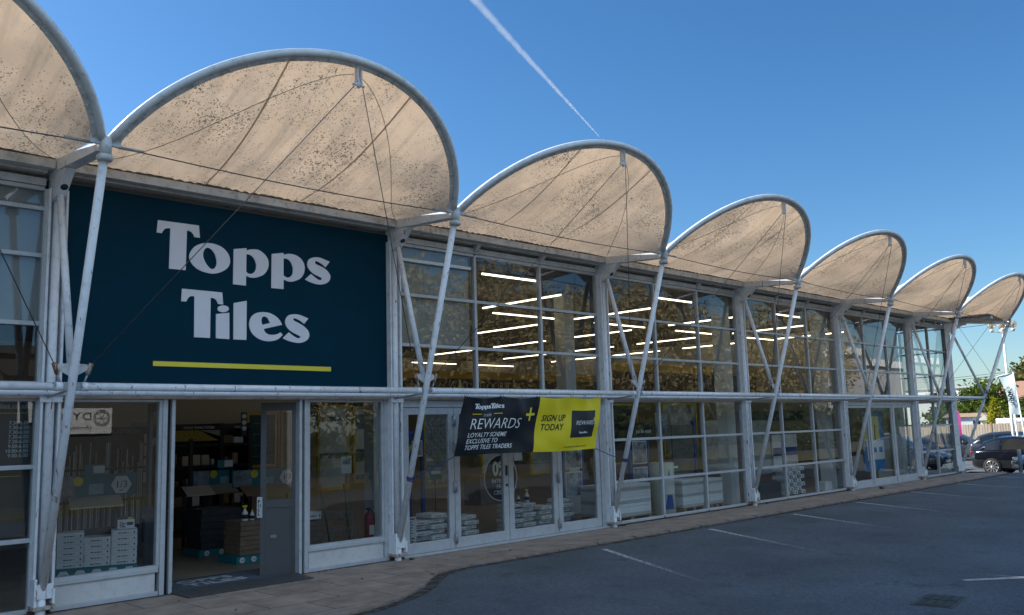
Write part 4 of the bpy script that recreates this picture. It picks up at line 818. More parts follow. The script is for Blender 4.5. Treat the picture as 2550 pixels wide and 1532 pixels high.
t = thing('trim_rack', 'tall black rack of upright metal tile trims headed TILING TRIMS & DOOR BARS', 'trim rack', (2.05, 4.1, .02))
MB().box(1.3, 4.05, .02, 2.75, 4.15, 2.12).build('back_panel', BLACK, t); MB().box(1.3, 3.9, 2.01, 2.75, 4.04, 2.13).build('header', BBLK, t)
mb = MB(); put_text(mb, 'TILING TRIMS & DOOR BARS', (1.84, 3.895, 2.03), .085, bold=.01, wx=.72); mb.build('lettering', mat("grey_letter", (.3, .29, .27)), t)
for i in range(46):
    x = 1.33+i*.0305; z1_ = 1.25+.65*rnd.random(); z0_ = .55 if i % 3 else 1.0
    MB().box(x-.008, 4.0, z0_, x+.008, 4.02, z1_).build('tile_trim', rnd.choice([GALV, STEEL, CREAM, ALU, BROWN]), t)
for z in (.95, 1.45): MB().box(1.3, 3.96, z, 2.75, 4.04, z+.03).build('shelf', BLACK, t)
t = thing('diamond_display', 'pale cut out display of square and diamond tiles by the folded door', 'tile display', (2.82, 4.3, .6))
MB().box(2.66, 4.3, .6, 2.98, 4.33, 2.2).build('board', mat("mid_grey", (.2, .2, .2)), t)
for k in range(4):
    for i in range(2):
        MB().box(2.70+i*.13, 4.285, 1.2+k*.22, 2.79+i*.13, 4.299, 1.33+k*.22+.04*i).build('tile', CREAM, t)
# partition wall behind the entrance displays
MB().box(1.0, 7.2, .02, 7.9, 7.3, 3.2).build('wall', WALLIN, shop)
# ---- through the doorway
t = thing('tiling_systems_shelf', 'black shelving with a yellow poster headed UNDER TILING SYSTEMS inside the doorway', 'shelving', (4.8, 6.2, .02))
MB().box(3.6, 6.15, .02, 5.75, 6.6, .10).build('base', BLACK, t); MB().box(3.6, 6.5, .1, 5.75, 6.6, 2.2).build('back_panel', BLACK, t)
for x in (3.6, 5.08, 5.70): MB().box(x, 6.02, .02, x+.09, 6.5, 2.2).build('upright', BLACK, t)
for z in (.55, .95, 1.33, 1.75): MB().box(3.69, 6.05, z, 5.70, 6.5, z+.05).build('shelf', BLACK, t)
h_ = MB().box(3.6, 5.98, 2.085, 5.75, 6.02, 2.17).build('header', BLACK, t)
mb = MB(); put_text(mb, 'UNDER TILING SYSTEMS', (4.30, 5.975, 2.10), .058, bold=.01); put_text(mb, 'UNDER', (5.36, 5.975, 2.10), .058, bold=.01); mb.build('lettering', WHITE, h_)
MB().prism([(4.12, 6.0, 1.86), (5.04, 6.0, 1.86), (4.62, 6.0, 2.07), (4.12, 6.0, 2.07)], (0, .01, 0)).build('yellow_poster', mat("poster_yellow", (.36, .25, .02), .5, var=.5, vs=24), t)
MB().prism([(4.64, 6.0, 2.07), (5.06, 6.0, 1.95), (5.06, 6.0, 2.07)], (0, .01, 0)).build('pale_poster', mat("poster_pale", (.35, .33, .3)), t)
gi = 0
for zz, items in ((1.38, [(4.15, .10, .24, BROWN), (4.35, .16, .19, CREAM), (4.55, .17, .21, CREAM), (4.75, .16, .20, CREAM), (4.95, .07, .12, WHITE), (5.22, .1, .15, BROWN), (5.40, .13, .22, mat("paper_sack", (.35, .29, .2)))]), (.98, [(4.0, .3, .12, BROWN), (4.45, .3, .14, CREAM), (5.3, .25, .12, BROWN)]), (.60, [(3.75, .28, .16, DARKBOX), (4.1, .3, .2, BROWN), (4.5, .22, .18, CARTON), (4.8, .2, .22, DARKBOX), (5.2, .22, .18, BROWN), (5.45, .2, .2, CARTON)]), (1.80, [(3.72, .22, .14, CARTON), (5.2, .2, .16, BROWN), (5.42, .22, .12, CARTON)])):
    for (x, w_, h_, m_) in items:
        gi += 1
        cbox(x, 6.12, zz, x+w_, 6.35, zz+h_, m_, 'shelf_pack', '%s pack inside the doorway, %s shelf, %s from the left' % ({BROWN.name: 'brown', CREAM.name: 'cream', WHITE.name: 'white', DARKBOX.name: 'dark', CARTON.name: 'white'}.get(m_.name, 'buff'), {1.38: 'second', .98: 'third', .60: 'bottom', 1.80: 'top'}[zz], ORD[[i_[0] for i_ in items].index(x)]), 'pack', 'packs on the black shelving', bev=.015)
promo('promo_board', 'teal board with a grey photo and yellow disc on the left inside the doorway', 3.82, 4.5, 1.04, 4.53, 1.33, None, (4.20, 1.26, .07), (4.33, 1.08, 4.50, 1.21), (3.83, 4.12))
promo('promo_board', 'teal one third off board half behind the folded entrance leaf', 4.06, 3.5, 1.05, 5.24, 1.34, (5.10, 1.18, .145), (4.465, 1.265, .068), (4.6, 1.08, 4.85, 1.2), (4.08, 4.42))
MB().box(3.74, 4.52, .02, 3.80, 4.58, 1.9)
for (x, y, z1_, lb) in ((3.76, 4.45, 1.9, 'tall black display post at the left inside the doorway'), (4.55, 4.45, 1.35, 'black display post between the two teal boards inside the doorway')):
    tag(base(MB().box(x-.03, y, .02, x+.03, y+.06, z1_).build('display_post', BLACK)), lb, 'post')
for k, (x0, x1, y, z, lb) in enumerate(((3.45, 3.95, 4.1, .93, 'sloping cream tile sample on the left inside the doorway'), (3.85, 4.45, 4.2, .93, 'sloping grey tile sample in the middle inside the doorway'), (4.0, 4.9, 3.1, .93, 'sloping brown tile sample behind the folded entrance leaf'))):
    t = thing('sample_stand', lb, 'display stand', ((x0+x1)/2, y, .02))
    MB().prism([(x0, y-.2, z), (x1, y-.2, z), (x1+.1, y+.25, z+.13), (x0+.1, y+.25, z+.13)], (0, 0, .02)).build('sample_panel', (CREAM, mat("grey_tile", (.28, .28, .26)), BROWN)[k], t)
    MB().box(x0+.02, y, .02, x0+.06, y+.04, z).build('leg', BLACK, t); MB().box(x1-.04, y, .02, x1, y+.04, z).build('leg', BLACK, t)
def pile(x0, y0, x1, y1, z0, n_, h, ma, desc, group, rz=0):
    for k in range(n_):
        cbox(x0+rnd.uniform(-.01, .01), y0+rnd.uniform(-.01, .01), z0+k*h, x1+rnd.uniform(-.01, .01), y1, z0+(k+1)*h-.004, ma, 'tile_carton', f'{desc}, {ORD[k]} from the bottom', 'carton', group, rz, bev=.004)
plinth('dark teal plinth with three small hexagons under the black cartons inside the doorway', 3.25, 3.0, 4.0, 3.6, .11, 3)
pile(3.28, 3.03, 3.98, 3.58, .135, 6, .105, DARKBOX, 'black tile carton in the left pile inside the doorway', 'black cartons inside the doorway')
plinth('dark teal plinth with four small hexagons below the spray bottle pile inside the doorway', 3.22, 1.72, 3.98, 2.3, .11, 4)
pile(3.30, 1.76, 3.92, 2.28, .135, 7, .072, BROWN, 'brown tile carton in the bottle topped pile inside the doorway', 'brown cartons inside the doorway')
bottle(3.42, 1.85, .638, .235, True, 'white spray bottle with yellow trigger on the brown cartons inside the doorway')
bottle(3.54, 1.85, .638, .175, False, 'short white bottle with yellow cap on the brown cartons inside the doorway')
t = thing('hexagon_strip', 'narrow dark hanging strip with three white hexagons inside the doorway', 'sign strip', (5.32, 5.5, 1.93))
MB().box(5.26, 5.5, 1.93, 5.38, 5.52, 2.40).build('board', mat("dark_teal", (.01, .06, .07)), t)
for k in range(3): mb = MB(); hexa(mb, (5.32, 2.32-k*.12), .052, 5.49); mb.build('hexagon', WHITE, t)
t = thing('price_ticket', 'small teal and white ticket standing above the middle of the doorway displays', 'price ticket', (4.38, 4.4, 1.37))
MB().box(4.23, 4.4, 1.37, 4.53, 4.41, 1.51).build('card', TEAL, t); MB().box(4.36, 4.394, 1.385, 4.52, 4.399, 1.5).build('print', WHITE, t)
def framed(name, label, x0, y, z0, x1, z1, inner, fw=.05, rows=0, bands=()):
    t = thing(name, label, 'display panel', ((x0+x1)/2, y, z0))
    mb = MB(); mb.box(x0, y, z0, x0+fw, y+.06, z1, .004); mb.box(x1-fw, y, z0, x1, y+.06, z1, .004); mb.box(x0+fw, y+.003, z1-fw, x1-fw, y+.057, z1); mb.box(x0+fw, y+.003, z0, x1-fw, y+.057, z0+fw); mb.build('frame', GOLD, t)
    MB().box(x0+fw, y+.02, z0+fw, x1-fw, y+.05, z1-fw).build('panel', inner, t)
    for r_ in range(1, rows): MB().box(x0+fw, y+.012, z0+(z1-z0)*r_/rows-.006, x1-fw, y+.019, z0+(z1-z0)*r_/rows+.006).build('grout_line', mat("teal_line", (.05, .2, .2)), t)
    for (c, d) in bands: MB().box(x0+fw, y+.012, c, x1-fw, y+.019, d).build('mosaic_band', mat("mosaic", (.12, .15, .13), .3, var=.9, vs=45), t)
    return t
DTEAL = mat("dark_teal_tile", (.008, .05, .055), .25, var=.2)
framed('tile_display', 'mustard framed panel of dark teal tiles, left one inside the doorway', 5.92, 6.5, 1.27, 6.62, 2.42, DTEAL, rows=5)
framed('tile_display', 'mustard framed near black panel behind the folded entrance leaf', 6.66, 6.5, 1.17, 7.37, 2.41, BBLK)
t = cbox(5.9, 6.4, .9, 7.3, 6.6, 1.16, mat("orange_brown", (.3, .11, .03), .6), 'floor_display', 'orange brown low panel under the mustard framed panels', 'display panel')
# ---- entrance mat and metal tread
t = thing('entrance_mat', 'blue grey entrance mat with white Topps Tiles lettering inside the doorway', 'mat', (2.4, .62, .02))
MB().box(1.56, .24, .019, 3.30, 1.05, .030).build('pile', mat("mat_blue", (.07, .095, .125), .9, var=.25, vs=30), t)
MB_ = MB(); put_text(MB_, 'TOPPS', (1.66, .66, .031), .27, (1, 0, 0), (0, 1, 0), bold=.02, wx=1.25); put_text(MB_, 'TILES', (1.86, .36, .031), .27, (1, 0, 0), (0, 1, 0), bold=.02, wx=1.35); MB_.build('lettering', mat('mat_letter', (.36, .38, .40), .9, var=.2, vs=20), t)
t = thing('tread_plate', 'ribbed dull metal ramp plate outside the open doorway', 'ramp', (2.4, -.1, .02))
mb = MB(); mb.prism([(1.50, .20, .024), (3.32, .20, .024), (3.22, -.40, .024), (1.50, -.42, .024)], (0, 0, .012)); mb.build('plate', mat("tread_metal", (.075, .075, .08), .6, .2, var=.2, vs=9), t)
mb = MB()
for i in range(34): mb.box(1.53+i*.05, -.37, .036, 1.545+i*.05, .18, .040)
struct(mb.build('rib', mat("tread_rib", (.13, .13, .13), .5, .3), t), 'stuff')
# ---- right shop window
framed('tile_display', 'mustard framed white tile panel with two mosaic bands in the window right of the doorway', 6.07, 4, .84, 6.79, 2.49, mat("pale_tile", (.52, .50, .46), .3, var=.06), bands=((2.18, 2.25), (1.45, 1.55)))
t = thing('info_strip', 'narrow black strip with white badge drawings right of the doorway', 'sign strip', (5.74, 3.6, 2.0)); MB().box(5.67, 3.6, 2.0, 5.82, 3.62, 2.49).build('board', BBLK, t)
for z in (2.12, 2.33):
    mb = MB(); mb.tube([(5.745+.05*math.cos(k*.5236), 3.595, z+.05*math.sin(k*.5236)) for k in range(13)], .006, 6); mb.build('ring', WHITE, t)
framed('tile_display', 'mustard framed sample board with grey and beige squares beside the white column', 7.02, 4.2, .94, 7.45, 2.46, CREAM, bands=((2.0, 2.3), (1.35, 1.6), (1.0, 1.1)))
framed('tile_display', 'mustard framed brown panel left of the white panel in the right window', 5.45, 4.3, .9, 6.0, 2.4, BROWN)
t = thing('fire_extinguisher', 'red fire extinguisher at the foot of the white column', 'fire extinguisher', (5.93, 2.15, .05))
MB().lathe([(.07, 0), (.08, .02), (.08, .40), (.06, .47), (.025, .50), (.025, .53)], (0, 0, 0), 16).build('cylinder', mat("extinguisher_red", (.35, .015, .01), .35), t, world=False)
mb = MB(); mb.box(-.02, -.05, .53, .02, .05, .56); mb.box(-.09, -.01, .55, .04, .01, .57); mb.tube([(0, -.05, .54), (.04, -.1, .48), (.09, -.03, .3), (.085, 0, .12)], .011, 6); mb.build('valve', BLACK, t, world=False)
MB().box(-.05, -.084, .12, .05, -.079, .28).build('paper_label', WHITE, t, world=False)
for k, (x, dx_, lb) in enumerate(((4.62, .18, 'green shafted tool with red end leaning left, right shop window'), (5.08, .08, 'green shafted tool with red end leaning right, right shop window'))):
    t = thing('hand_tool', lb, 'tool', (x+dx_, 1.6, .3))
    MB().tube([(dx_, 0, 0), (0, .02, .70)], .014, 8).build('shaft', mat("tool_green", (.01, .08, .04)), t, world=False) if False else MB().tube([(0, 0, -.25), (-dx_, .02, .70)], .014, 8).build('shaft', mat("tool_green", (.01, .08, .04)), t, world=False)
    MB().tube([(-dx_, .02, .70), (-dx_*1.15, .02, .80)], .028, 8).build('grip', mat("tool_red", (.5, .04, .02)), t, world=False)
WIRE = mat("wire_basket", (.3, .3, .3), .4, .4)
t = thing('wire_basket', 'wire stand with two baskets in the right shop window', 'wire stand', (4.95, 1.5, .02))
for z in (.3, .55):
    mb = MB()
    for k in range(7): mb.tube([(4.75+k*.07, 1.35, z+.12), (4.75+k*.07, 1.35, z), (4.75+k*.07, 1.65, z), (4.75+k*.07, 1.65, z+.12)], .004, 5)
    mb.tube([(4.75, 1.35, z+.12), (5.17, 1.35, z+.12), (5.17, 1.65, z+.12), (4.75, 1.65, z+.12), (4.75, 1.35, z+.12)], .005, 5); mb.build('basket', WIRE, t)
for x in (4.78, 5.14): MB().tube([(x, 1.5, .02), (x, 1.5, .6)], .006, 5).build('leg', WIRE, t)
pile(4.42, 1.75, 4.72, 2.05, .13, 5, .082, BROWN, 'brown carton behind the kick panel right of the doorway', 'brown cartons right of the doorway')
cbox(4.43, 1.76, .56, 4.72, 2.0, .68, CARTON, 'tile_carton', 'white carton crowning the brown cartons right of the doorway', 'carton', marks=MARK)
plinth('small teal plinth with a hexagon right of the doorway', 4.38, 1.7, 4.75, 2.1, .11, 1)
# ---- behind the four doors
t = thing('door_notice', 'white notice with lines of black text inside the leftmost hinged door', 'notice', (5.36, .25, .21)); MB().box(5.25, .25, .21, 5.47, .255, .60).build('sheet', mat("grey_white", (.5, .52, .52)), t)
mb = MB()
for k in range(9): put_text(mb, ['PLEASE NOTE', 'this door is', 'not in use as', 'an entrance', 'please use', 'the door to', 'your left', 'THANK YOU', 'for your help'][k], (5.26, .247, .555-k*.042), .032, wx=.9, bold=.02 if k in (0, 7) else 0)
mb.build('lettering', BLACK, t)
def stag(xs_, y, z0, n_, h, where, group, alt=.12):
    for i, x in enumerate(xs_):
        for k in range(n_[i]):
            cbox(x+(alt*.25 if (k+i) % 2 else 0), y+(.10 if (k+i) % 2 else 0), z0+k*h, x+.33+(alt*.25 if (k+i) % 2 else 0), y+.42, z0+k*h+h*.74, CARTON, 'tile_carton', f'white tile carton {where}, {ORD[k]} up in the {ORD[i]} pile', 'carton', group, marks=MARK, bev=.004)
stag((5.90, 6.27), .85, .03, (5, 6), .088, 'behind the leftmost hinged door', 'white cartons behind the hinged doors')
stag((6.80, 7.05), .9, .03, (5, 5), .085, 'behind the second hinged door', 'white cartons behind the hinged doors')
stag((8.20, 8.50, 8.98), .9, .03, (6, 6, 5), .088, 'behind the third hinged door', 'white cartons behind the hinged doors')
stag((9.56,), .9, .03, (6,), .088, 'behind the last hinged door', 'white cartons behind the hinged doors')
bottle(8.58, 1.1, .54, .16, False, 'small bottle with yellow cap on the cartons behind the third hinged door')
bottle(8.80, 1.1, .54, .235, True, 'white spray bottle with yellow trigger on the cartons behind the third hinged door')
# round credit sign
t = thing('credit_sign', 'round dark sign with scalloped white rim reading 0 interest free credit', 'round sign', (7.86, .82, .6))
MB().prism([(7.86+.40*math.cos(k*.1963), .82, 1.05+.40*math.sin(k*.1963)) for k in range(32)], (0, .015, 0)).build('board', BBLK, t)
mb = MB(); mb.tube([(7.86+(.40+.008*(k % 2))*math.cos(k*.0982), .812, 1.05+(.40+.008*(k % 2))*math.sin(k*.0982)) for k in range(65)], .011, 6); mb.build('rim', WHITE, t)
mb = MB(); put_text(mb, '0%', (7.66, .812, 1.10), .34, bold=.03, wx=.85); put_text(mb, 'INTEREST', (7.86, .812, .96), .105, align='CENTER', bold=.01); put_text(mb, 'FREE', (7.86, .812, .86), .105, align='CENTER', bold=.01); put_text(mb, 'CREDIT', (7.86, .812, .76), .105, align='CENTER', bold=.01); mb.build('lettering', WHITE, t)
t = framed('herringbone_display', 'mustard framed grey herringbone tile panel behind the leftmost hinged door', 7.87, 3, .80, 8.62, 2.30, mat("herring_base", (.26, .26, .245), .5))
HT = [mat("herring_tile", (.34, .35, .33), .35, var=.2, vs=6), mat("herring_tile_light", (.42, .42, .39), .35, var=.2, vs=6)]
mbs = [MB(), MB()]
for i in range(-2, 9):
    for j in range(-1, 5):
        for sg in (0, 1):
            c = Vector((7.98+j*.17+(.085 if sg else 0), 3.014, .9+i*.16+(.08 if sg else 0)))
            a = R(45 if sg else -45); ux = Vector((math.cos(a), 0, math.sin(a)))*.105; uz = Vector((-math.sin(a), 0, math.cos(a)))*.034
            if 7.98 < c.x < 8.50 and .92 < c.z < 2.18: mbs[(i+j+sg) % 2].prism([c-ux-uz, c+ux-uz, c+ux+uz, c-ux+uz], (0, .004, 0))
struct(mbs[0].build('dark_tile', HT[0], t), 'stuff'); struct(mbs[1].build('light_tile', HT[1], t), 'stuff')
def stand(label, x0, y, x1, z1, n_=2, pics=()):
    t = thing('poster_stand', label, 'poster stand', ((x0+x1)/2, y, .02))
    for x in (x0, x1): MB().box(x-.03, y, .02, x+.03, y+.06, z1).build('upright', BLUE, t)
    MB().box(x0+.03, y+.01, z1-.06, x1-.03, y+.05, z1).build('crossbar', BLUE, t); MB().box(x0+.03, y-.2, .02, x1-.03, y+.3, .06).build('base', BLUE, t)
    for (a, b, c, d) in pics:
        p_ = MB().box(a, y-.02, b, c, y-.005, d).build('poster', WHITE, t); MB().box(a+.02, y-.024, b+.02, c-.02, y-.021, d-.02).build('picture', mat("grey_photo", (.30, .32, .34), .4, var=.8, vs=6), p_)
    return t
stand('blue stand behind the leftmost hinged door, holding a white card', 7.05, 2.4, 7.36, 1.94, pics=((7.08, 1.45, 7.33, 1.75),))
stand('blue stand with two grey posters behind the last hinged door', 10.0, 1.25, 10.62, 1.55, pics=((10.07, 1.08, 10.57, 1.46), (10.06, .53, 10.56, 1.02)))
t = thing('yellow_tag', 'slanted yellow hanging tag behind the leftmost hinged door', 'tag', (6.29, 1.5, 1.36)); MB().prism([(6.18, 1.5, 1.36), (6.32, 1.5, 1.5), (6.42, 1.5, 1.74), (6.28, 1.5, 1.6)], (0, .01, 0)).build('card', TYEL, t)
framed('tile_display', 'mustard framed pale panel behind the second hinged door', 9.6, 3.2, .9, 10.4, 2.3, mat("pale_tile", (.45, .44, .41)))
framed('tile_display', 'mustard framed grey grid panel behind the third hinged door', 10.9, 3.0, .9, 11.9, 2.35, STONE, rows=6)
t = cbox(8.9, 2.5, .4, 9.7, 3.0, 1.0, BROWN, 'wooden_counter', 'low brown counter behind the second and third hinged doors', 'counter')
# ---- glass bay with the roll
def pallet(label, x0, y0, x1, y1, n_, h, desc, ma=CARTON):
    t = thing('pallet', label, 'pallet', ((x0+x1)/2, (y0+y1)/2, .02))
    for k in range(3): MB().box(x0+k*(x1-x0-.1)/2, y0, .02, x0+k*(x1-x0-.1)/2+.1, y1, .10, .004).build('block', TIMBER, t)
    for k in range(5): y = y0+k*(y1-y0-.09)/4; MB().box(x0, y, .102, x1, y+.09, .12, .003).build('deck_board', TIMBER, t)
    for k in range(n_):
        j = rnd.uniform(-.01, .01); tag(base(MB().box(x0+j, y0+.02+j, .122+k*h, x1+j, y1, .122+(k+1)*h-.003, .004).build('tile_slab_pack', CARTON if k % 4 else mat("carton_grey", (.52, .53, .54)))), f'{desc}, {ORD[k] if k < 10 else ["eleventh", "twelfth", "thirteenth"][k-10]} layer up', 'tile pack', 'white packs on pallets')  # every fourth pack in a greyer carton
pallet('timber pallet under the wide white packs right of the banner', 10.40, .36, 11.70, 1.15, 10, .062, 'wide flat white pack on the pallet right of the banner')
pallet('timber pallet under the white packs just right of the cream roll', 12.92, .42, 13.72, 1.2, 10, .058, 'flat white pack right of the cream roll')
pallet('timber pallet under the white packs beneath the grey marble panel', 14.0, .45, 14.55, 1.1, 10, .056, 'flat white pack beneath the marble panel')
t = thing('matting_roll', 'upright cream roll with a blue cone emblem standing at the glass', 'roll', (12.45, .62, .02))
MB().lathe([(.25, 0), (.26, .01), (.26, 1.08), (.25, 1.09), (.08, 1.09), (.08, 1.05)], (0, 0, 0), 28).build('roll', mat("cream_roll", (.58, .57, .44), .6, var=.08), t, world=False)
def onroll(pts, name, ma, par=None):
    mb = MB(); vs_ = [(x, z) for x, z in pts]
    mb.bm.faces.new([mb.bm.verts.new((x, 0, z)) for x, z in vs_]); 
    bmesh.ops.subdivide_edges(mb.bm, edges=mb.bm.edges[:], cuts=4, use_grid_fill=True)
    for v in mb.bm.verts: a = -R(90+18)+v.co.x/.263; v.co = Vector((.263*math.cos(a), .263*math.sin(a), v.co.z))
    return mb.build(name, ma, t, world=False)
onroll([(-.13, .12), (.11, .12), (.06, .42), (-.06, .42)], 'cone_emblem', BLUE); onroll([(-.15, .44), (.15, .44), (.15, .78), (-.15, .78)], 'paper_label', WHITE); onroll([(-.03, .8), (.02, .8), (.0, .96)], 'drop_emblem', BLUE)
t = board('wood_sign', 'small black sign with white handwriting Just like wood', 'sign', 12.42, 1.3, 1.60, 13.12, 1.97, BBLK)
mb = MB(); put_text(mb, 'Just like wood', (12.50, 1.297, 1.74), .125, shear=.2, wx=.75); mb.build('lettering', WHITE, t)
stand('tall blue stand with two pictures below the Just like wood sign', 12.30, 1.32, 12.95, 1.62, pics=((12.36, 1.07, 12.86, 1.57), (12.36, .62, 12.86, 1.0)))
framed('tile_display', 'mustard framed room photograph panel behind the cream roll', 15.2, 2.5, 1.1, 16.7, 2.45, mat("room_photo", (.30, .27, .23), .4, var=.8, vs=3))
t = board('marble_slab', 'tall grey marble slab leaning beside the white column', 'tile panel', 15.35, 1.4, .72, 16.0, 1.98, STONE)
t = board('dark_slab', 'blue edged dark slab behind the white packs', 'tile panel', 14.0, 1.4, .7, 14.85, 1.9, mat("slab_grey", (.16, .16, .15), .3, var=.3)); MB().box(14.86, 1.38, .7, 14.95, 1.46, 1.98).build('edge_frame', BLUE, t)
framed('tile_display', 'mustard edged near black basin display left in the roll bay', 13.0, 2.6, 1.0, 14.3, 2.45, BLACK)
# ---- chequered stack bay
for k in range(7):
    for i in range(5):
        if (i+k) % 2: continue
        cbox(17.72+i*.2, .62, .04+k*.098, 17.72+i*.2+.19, 1.0, .04+k*.098+.094, CARTON, 'small_carton', f'small white carton in the chequered stack, {ORD[k]} row up, {ORD[i]} place across', 'carton', 'small cartons in the chequered stack', bev=.004, marks=[(.35, .25, .3, .4)])
        if i < 4: cbox(17.72+(i+1)*.2, .72, .04+k*.098, 17.72+(i+1)*.2+.19, 1.1, .04+k*.098+.094, BROWN if False else DARKBOX, 'small_carton', f'recessed dark carton in the chequered stack, {ORD[k]} row up, {ORD[i+1]} place across', 'carton', 'small cartons in the chequered stack', bev=.004)
t = board('stone_slab', 'large plain grey slab left in the chequered stack bay', 'tile panel', 16.9, 1.0, .6, 17.75, 1.95, mat("slab_mid", (.30, .32, .32), .3, var=.15))
t = board('header_board', 'black header board low behind the chequered stack bay reading BATHROOM', 'header board', 17.6, 2.2, 1.93, 22.0, 2.22, BBLK)
mb = MB(); put_text(mb, 'BATHROOM', (20.3, 2.19, 2.02), .13, bold=.02); mb.build('lettering', mat("grey_letter", (.3, .29, .27)), t)
cbox(16.2, .5, .03, 17.25, .9, .42, DARKBOX, 'floor_display', 'low dark display box at the foot of the chequered stack bay', 'display box')
cbox(19.6, .5, .03, 20.0, .8, .26, CARTON, 'tile_carton', 'single pale carton on the floor right of the chequered stack', 'carton')
t = board('reflection_board', 'white board with a dark blue band, painted reflection in the chequered bay', 'board', 18.75, 1.5, .72, 20.1, 1.55, WHITE); MB().box(18.76, 1.49, .98, 20.09, 1.497, 1.2).build('blue_band', BLUE, t)  # reflection of a board outside, built as a panel behind the glass
# ---- second shop
t = thing('window_poster', 'tall blue and yellow poster with white lower panel behind the middle glass door', 'poster', (23.0, .42, .3))
MB().box(21.95, .42, .40, 23.32, .44, 2.12).build('board', mat("poster_blue", (.05, .22, .50), .5, var=.15), t)
MB().box(22.0, .41, 1.28, 23.05, .418, 1.98).build('yellow_field', mat("poster_sand", (.70, .60, .25)), t)
MB().box(22.15, .405, .72, 23.3, .415, 1.27).build('white_field', WHITE, t)
for x in (22.55, 22.95): MB().box(x, .40, .93, x+.22, .404, 1.08).build('blue_square', mat("poster_blue", (.05, .22, .5)), t)
for x in (22.3, 22.5, 22.72): MB().tube([(x, .40, 1.3), (x+.03, .40, 1.72)], .012, 6).build('figure', BROWN, t)
cbox(21.0, .6, .03, 21.6, 1.2, .55, mat("grey_counter", (.2, .22, .24)), 'counter', 'grey counter behind the left door of the second shop', 'counter')
framed('tile_display', 'mustard edged grey partition behind the right door of the second shop', 23.9, .9, .1, 25.0, 2.35, mat("partition", (.33, .33, .32)))
# ---- opening hours window
t = thing('opening_hours', 'dark window panel with white opening hours and a web address at the left edge', 'window sign', (-1.0, .24, .9))
MB().box(-1.9, .24, .88, -.08, .25, 2.40).build('panel', mat("hours_panel", (.012, .022, .03), .4), t)
mb = MB(); put_text(mb, 'www.toppstiles.co.uk', (-.13, .236, 2.30), .085, align='RIGHT', bold=.012)
for k, s_ in enumerate(('7.30-6.00', '7.30-6.00', '7.30-6.00', '7.30-6.00', '7.30-6.00', '9.00-6.00', '10.00-4.00', '9.00-5.00')): put_text(mb, s_, (-.13, .236, 2.12-k*.0525), .056, align='RIGHT', bold=.008)
mb.build('lettering', mat("hours_print", (.42, .48, .52)), t)
mb = MB()
put_text(mb, 'Bank Holidays', (-.42, .236, 2.12-7*.0525), .056, align='RIGHT'); mb.box(-1.9, .232, 2.245, -.15, .238, 2.252); mb.box(-1.9, .232, 1.54, -.20, .238, 1.547); mb.build('accent_print', mat("lime_print", (.45, .5, .05)), t)

# tickets and small posters about the shop floor
for k, (x, y, z, w_, h_, m_, lb) in enumerate(((7.0, 1.6, 1.05, .26, .18, TEAL, 'small teal ticket behind the second hinged door'), (9.0, 1.5, 1.30, .22, .30, WHITE, 'small white poster behind the third hinged door'), (11.0, 1.0, .95, .24, .16, TEAL, 'small teal ticket above the wide white packs'), (13.5, 1.0, .85, .22, .15, TEAL, 'small teal ticket on the white packs right of the roll'), (14.3, 1.9, 1.5, .5, .7, PHOTO, 'grey photograph board behind the dark slab'), (18.0, 1.7, 1.55, .5, .35, PHOTO, 'grey photograph board behind the chequered stack'), (16.6, .9, .5, .22, .15, TEAL, 'small teal ticket above the dark display box'), (5.3, 1.9, 1.25, .2, .28, WHITE, 'white info poster in the right shop window'))):
    t = thing('small_poster', lb, 'poster', (x, y, z)); MB().box(x-w_/2, y, z, x+w_/2, y+.01, z+h_).build('card', m_, t)
    MB().box(x-w_/2+.02, y-.004, z+h_*.55, x+w_/2-.02, y-.001, z+h_-.02).build('print', WHITE if m_ is TEAL else mat("grey_photo", (.30, .32, .34)), t); MB().tube([(x, y+.02, z+.01), (x, y+.02, .02)], .008, 6).build('stem', BLACK, t)
# ------------------------------------------------------------------ trees
def leaf_cloud(mb, c, rad, clumps, per, size, shape='ball', seed=1, clr=.28):
    r_ = random.Random(seed); c = Vector(c)
    for _ in range(clumps):
        while True:
            p = Vector((r_.uniform(-1, 1), r_.uniform(-1, 1), r_.uniform(-1, 1)))
            if p.length <= 1 and p.length > .25: break
        if shape == 'cone': h = (p.z+1)/2; k = (1-h)**.8; p = Vector((p.x*k, p.y*k, p.z))
        q = c+Vector((p.x*rad[0], p.y*rad[1], p.z*rad[2])); cr = clr*rad[0]*r_.uniform(.6, 1.25)
        for _ in range(per):
            d = Vector((r_.gauss(0, 1), r_.gauss(0, 1), r_.gauss(0, .75)))*cr*.55; o = q+d
            n_ = Vector((r_.gauss(0, 1), r_.gauss(0, 1), r_.gauss(.6, 1))).normalized(); a = n_.orthogonal().normalized(); b = n_.cross(a); s_ = size*r_.uniform(.6, 1.3); ph = r_.uniform(0, 6.28)
            u_ = (a*math.cos(ph)+b*math.sin(ph))*s_; v_ = (b*math.cos(ph)-a*math.sin(ph))*s_*.6
            mb.poly([o-u_, o-v_, o+u_, o+v_])
    return mb
BARK = mat("bark", (.09, .07, .05), .9, var=.3, vs=4)
